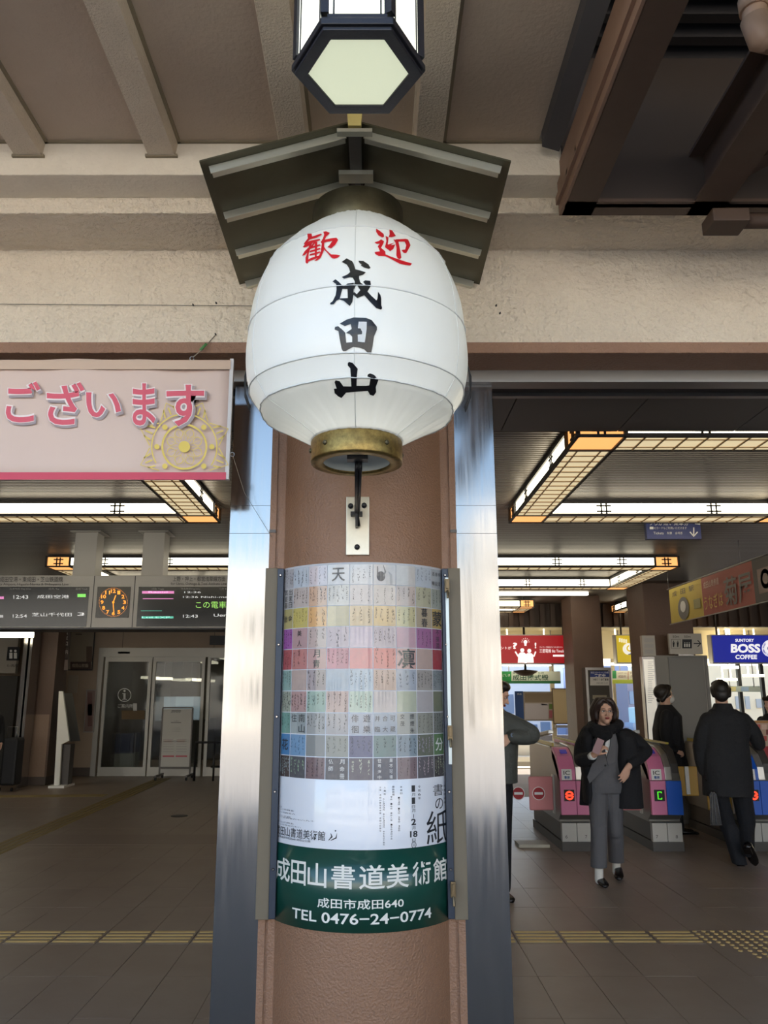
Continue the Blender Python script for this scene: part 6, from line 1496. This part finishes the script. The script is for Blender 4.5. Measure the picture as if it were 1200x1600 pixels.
volume('coat', [loft_piece([(J_(1039, 1101), .075, .075), (J_(1041, 1108), .10, .14), (J_(1044, 1118), .135, .22), (J_(1045, 1150), .145, .22), (J_(1048, 1180), .155, .22), (J_(1052, 1202), .17, .22)]), tube_piece([J_(1042, 1118, -.2), J_(1040, 1145, -.23), J_(1045, 1163, -.24), J_(1053, 1171, -.23)], [.07, .066, .06, .05]), tube_piece([J_(1042, 1118, .2), J_(1041, 1145, .22), J_(1047, 1168, .2)], [.07, .066, .055]),
   loft_piece([(J_(1034, 1112, .0), .06, .12), (J_(1029, 1140, 0), .055, .14), (J_(1030, 1165, 0), .05, .13)])], [COATB], t, .008, 4)
for dy in (-.08, .08): shoe('shoe', Vector((J_(1047, 1200).x-.03, 9.75+dy, 0)), Vector((J_(1047, 1200).x+.24, 9.75+dy, 0)), .045, t)

# ------------------------------------------------ man checking his watch beside the cladding
J_ = J(6.7); t = thing('person', 'man in a grey green jacket looking at his wristwatch, half hidden by the steel cladding', 'person', (at(770, 1400, 6.7).x, 6.7, 0))
ps, W, R = head_pieces(J_(777, 1086), rad(72), 1.0, 0, pitch=rad(22))
body = ps+[tube_piece([J_(771, 1098), J_(768, 1118)], [.058, .066], 0), loft_piece([(J_(768, 1116), .12, .10), (J_(768, 1150), .15, .15), (J_(768, 1200), .15, .15), (J_(770, 1232), .16, .16)], 1),
  tube_piece([J_(783, 1232, .04), J_(784, 1300, .06), Vector((J_(787, 1390).x, 6.74, .08))], [.098, .080, .062], 1), tube_piece([J_(758, 1232), J_(752, 1300, .02), Vector((J_(750, 1390).x, 6.75, .08))], [.098, .080, .062], 1)]
wr = J_(797, 1152, -.20); body += [tube_piece([J_(806, 1152, -.18), wr], [.033, .031], 0)]+hand_pieces(wr, (-.80, -.25, -.5), (-.2, .8, -.4), -1, 42, 1.05)
volume('body', body, [SKIN, TROUB], t, .006, 3)
volume('hair', [ell_piece(W(0, .025, .040), (.084, .098, .088), 0, R), ell_piece(W(0, .066, -.005), (.07, .05, .07), 0, R), ell_piece(W(0, -.025, .085), (.072, .058, .042), 0, R)], [HAIR], t, .006, 3)
face_parts(W, R, t)
volume('jacket', [loft_piece([(J_(770, 1106), .08, .08), (J_(770, 1114), .12, .11), (J_(771, 1124), .19, .17), (J_(771, 1150), .20, .19), (J_(771, 1190), .19, .19), (J_(772, 1222), .185, .18)]),
  tube_piece([J_(786, 1127, -.08), J_(806, 1136, -.11), J_(828, 1147, -.12)], [.085, .084, .080]), tube_piece([J_(829, 1148, -.12), J_(818, 1151, -.16), J_(802, 1151, -.20)], [.076, .066, .052]), tube_piece([J_(765, 1106, .06), J_(783, 1112, -.04), J_(768, 1114, -.12)], .03)], [JACK], t, .007, 4)
wt_ = MB(); wc = J_(799, 1150.5, -.20); wt_.tube([wc+Vector((-.004, 0, 0)), wc+Vector((.012, .002, 0))], [.037, .038], 18); wo = wt_.build('watch_strap', BLACKM, t); wt_ = MB(); wt_.tube([wc+Vector((.002, -.036, .01)), wc+Vector((.002, -.045, .012))], [.018, .017], 14); wt_.build('watch_face', STEEL, wo)
shoe('shoe', Vector((J_(784, 1400).x-.02, 6.82, 0)), Vector((J_(793, 1400).x+.02, 6.60, 0)), .05, t, hgt=.075); shoe('shoe', Vector((J_(750, 1400).x, 6.82, 0)), Vector((J_(752, 1400).x+.05, 6.56, 0)), .05, t, hgt=.075)

# ------------------------------------------------ person at the right edge and at the left edge
def simple_person(label, x, Y, top, yaw, coatm, hairm, hem=.55):
    p = at(x, top, Y); s = p.z/1.62; X = p.x; t = thing('person', label, 'person', (X, Y, 0)); V = lambda a, b_, c: Vector((X+a*s, Y+b_*s, c*s))
    ps, W, R = head_pieces(V(0, 0, 1.50), yaw, s, 0); c_, s_ = math.cos(yaw), math.sin(yaw); Q = lambda a, b_, z: V(a*c_-b_*s_, a*s_+b_*c_, z)
    body = ps+[tube_piece([V(0, 0, 1.42), V(0, 0, 1.30)], [.052, .06], 0), loft_piece([(V(0, 0, 1.32), .12, .09, yaw), (V(0, 0, 1.2), .17, .11, yaw), (V(0, 0, .95), .15, .11, yaw), (V(0, 0, .82), .17, .12, yaw)], 1)]
    for sx in (-1, 1):
        body += [tube_piece([Q(sx*.09, 0, .84), Q(sx*.10, -.01, .48), Q(sx*.10, .02, .09)], [.09, .07, .05], 1), tube_piece([Q(sx*.24, -.02, 1.02), Q(sx*.23, -.10, .82)], [.04, .028], 0)]
        body += hand_pieces(Q(sx*.23, -.10, .81), (0, -.1, -1), Q(-sx, 0, 0)-Q(0, 0, 0), sx, 25, .95)
    volume('body', body, [SKIN, TROUB], t, .008, 3)
    volume('hair', [ell_piece(W(0, .025, .038), (.086*s, .10*s, .090*s), 0, R), ell_piece(W(0, .06, -.01), (.07*s, .05*s, .07*s), 0, R), tube_piece([W(-.05, -.06, .07), W(.05, -.06, .07)], .03*s)], [hairm], t, .008, 3)
    cp = [loft_piece([(V(0, 0, 1.38), .075, .075, yaw), (V(0, 0, 1.33), .13, .10, yaw), (V(0, 0, 1.28), .205, .125, yaw), (V(0, 0, 1.05), .20, .14, yaw), (V(0, 0, .85), .20, .15, yaw), (V(0, 0, hem), .22, .16, yaw)])]
    for sx in (-1, 1): cp += [tube_piece([Q(sx*.18, 0, 1.27), Q(sx*.235, .01, 1.05), Q(sx*.235, -.08, .86)], [.068, .062, .048])]
    volume('coat', cp, [coatm], t, .009, 4)
    for sx in (-1, 1): shoe('shoe', Q(sx*.10, .07, 0), Q(sx*.11, -.19, 0), .045, t)
    return t
simple_person('person in dark clothes standing behind the red leaflet stand at the right edge', 1203, 10.6, 1086, rad(-70), COATB, HAIR, .75)
simple_person('person in a dark coat cut off by the left edge of the hall', -14, 13.9, 1092, rad(40), COATB, HAIR)
sc_ = thing('suitcase', 'black suitcase standing on the floor at the far left edge', 'suitcase', at(12, 1232, 13.75))
b = MB(); pxbox(b, 1, 1153, 25, 1228, 13.7, .3); b.build('shell', mat('suitcase_black', '141418', .6), sc_, bevel=.04)
b = MB(); xa = at(12, 1200, 13.8).x; b.tube([(xa-.08, 13.85, .8), (xa-.08, 13.85, 1.02), (xa+.08, 13.85, 1.02), (xa+.08, 13.85, .8)], .01, 6); b.build('handle', RAILM, sc_)
for q in (-.1, .1):
    b = MB(); b.tube([(xa+q-.01, 13.8, .03), (xa+q+.01, 13.8, .03)], .03, 12); b.build('castor', BLACKM, sc_)
bpy.context.view_layer.update()
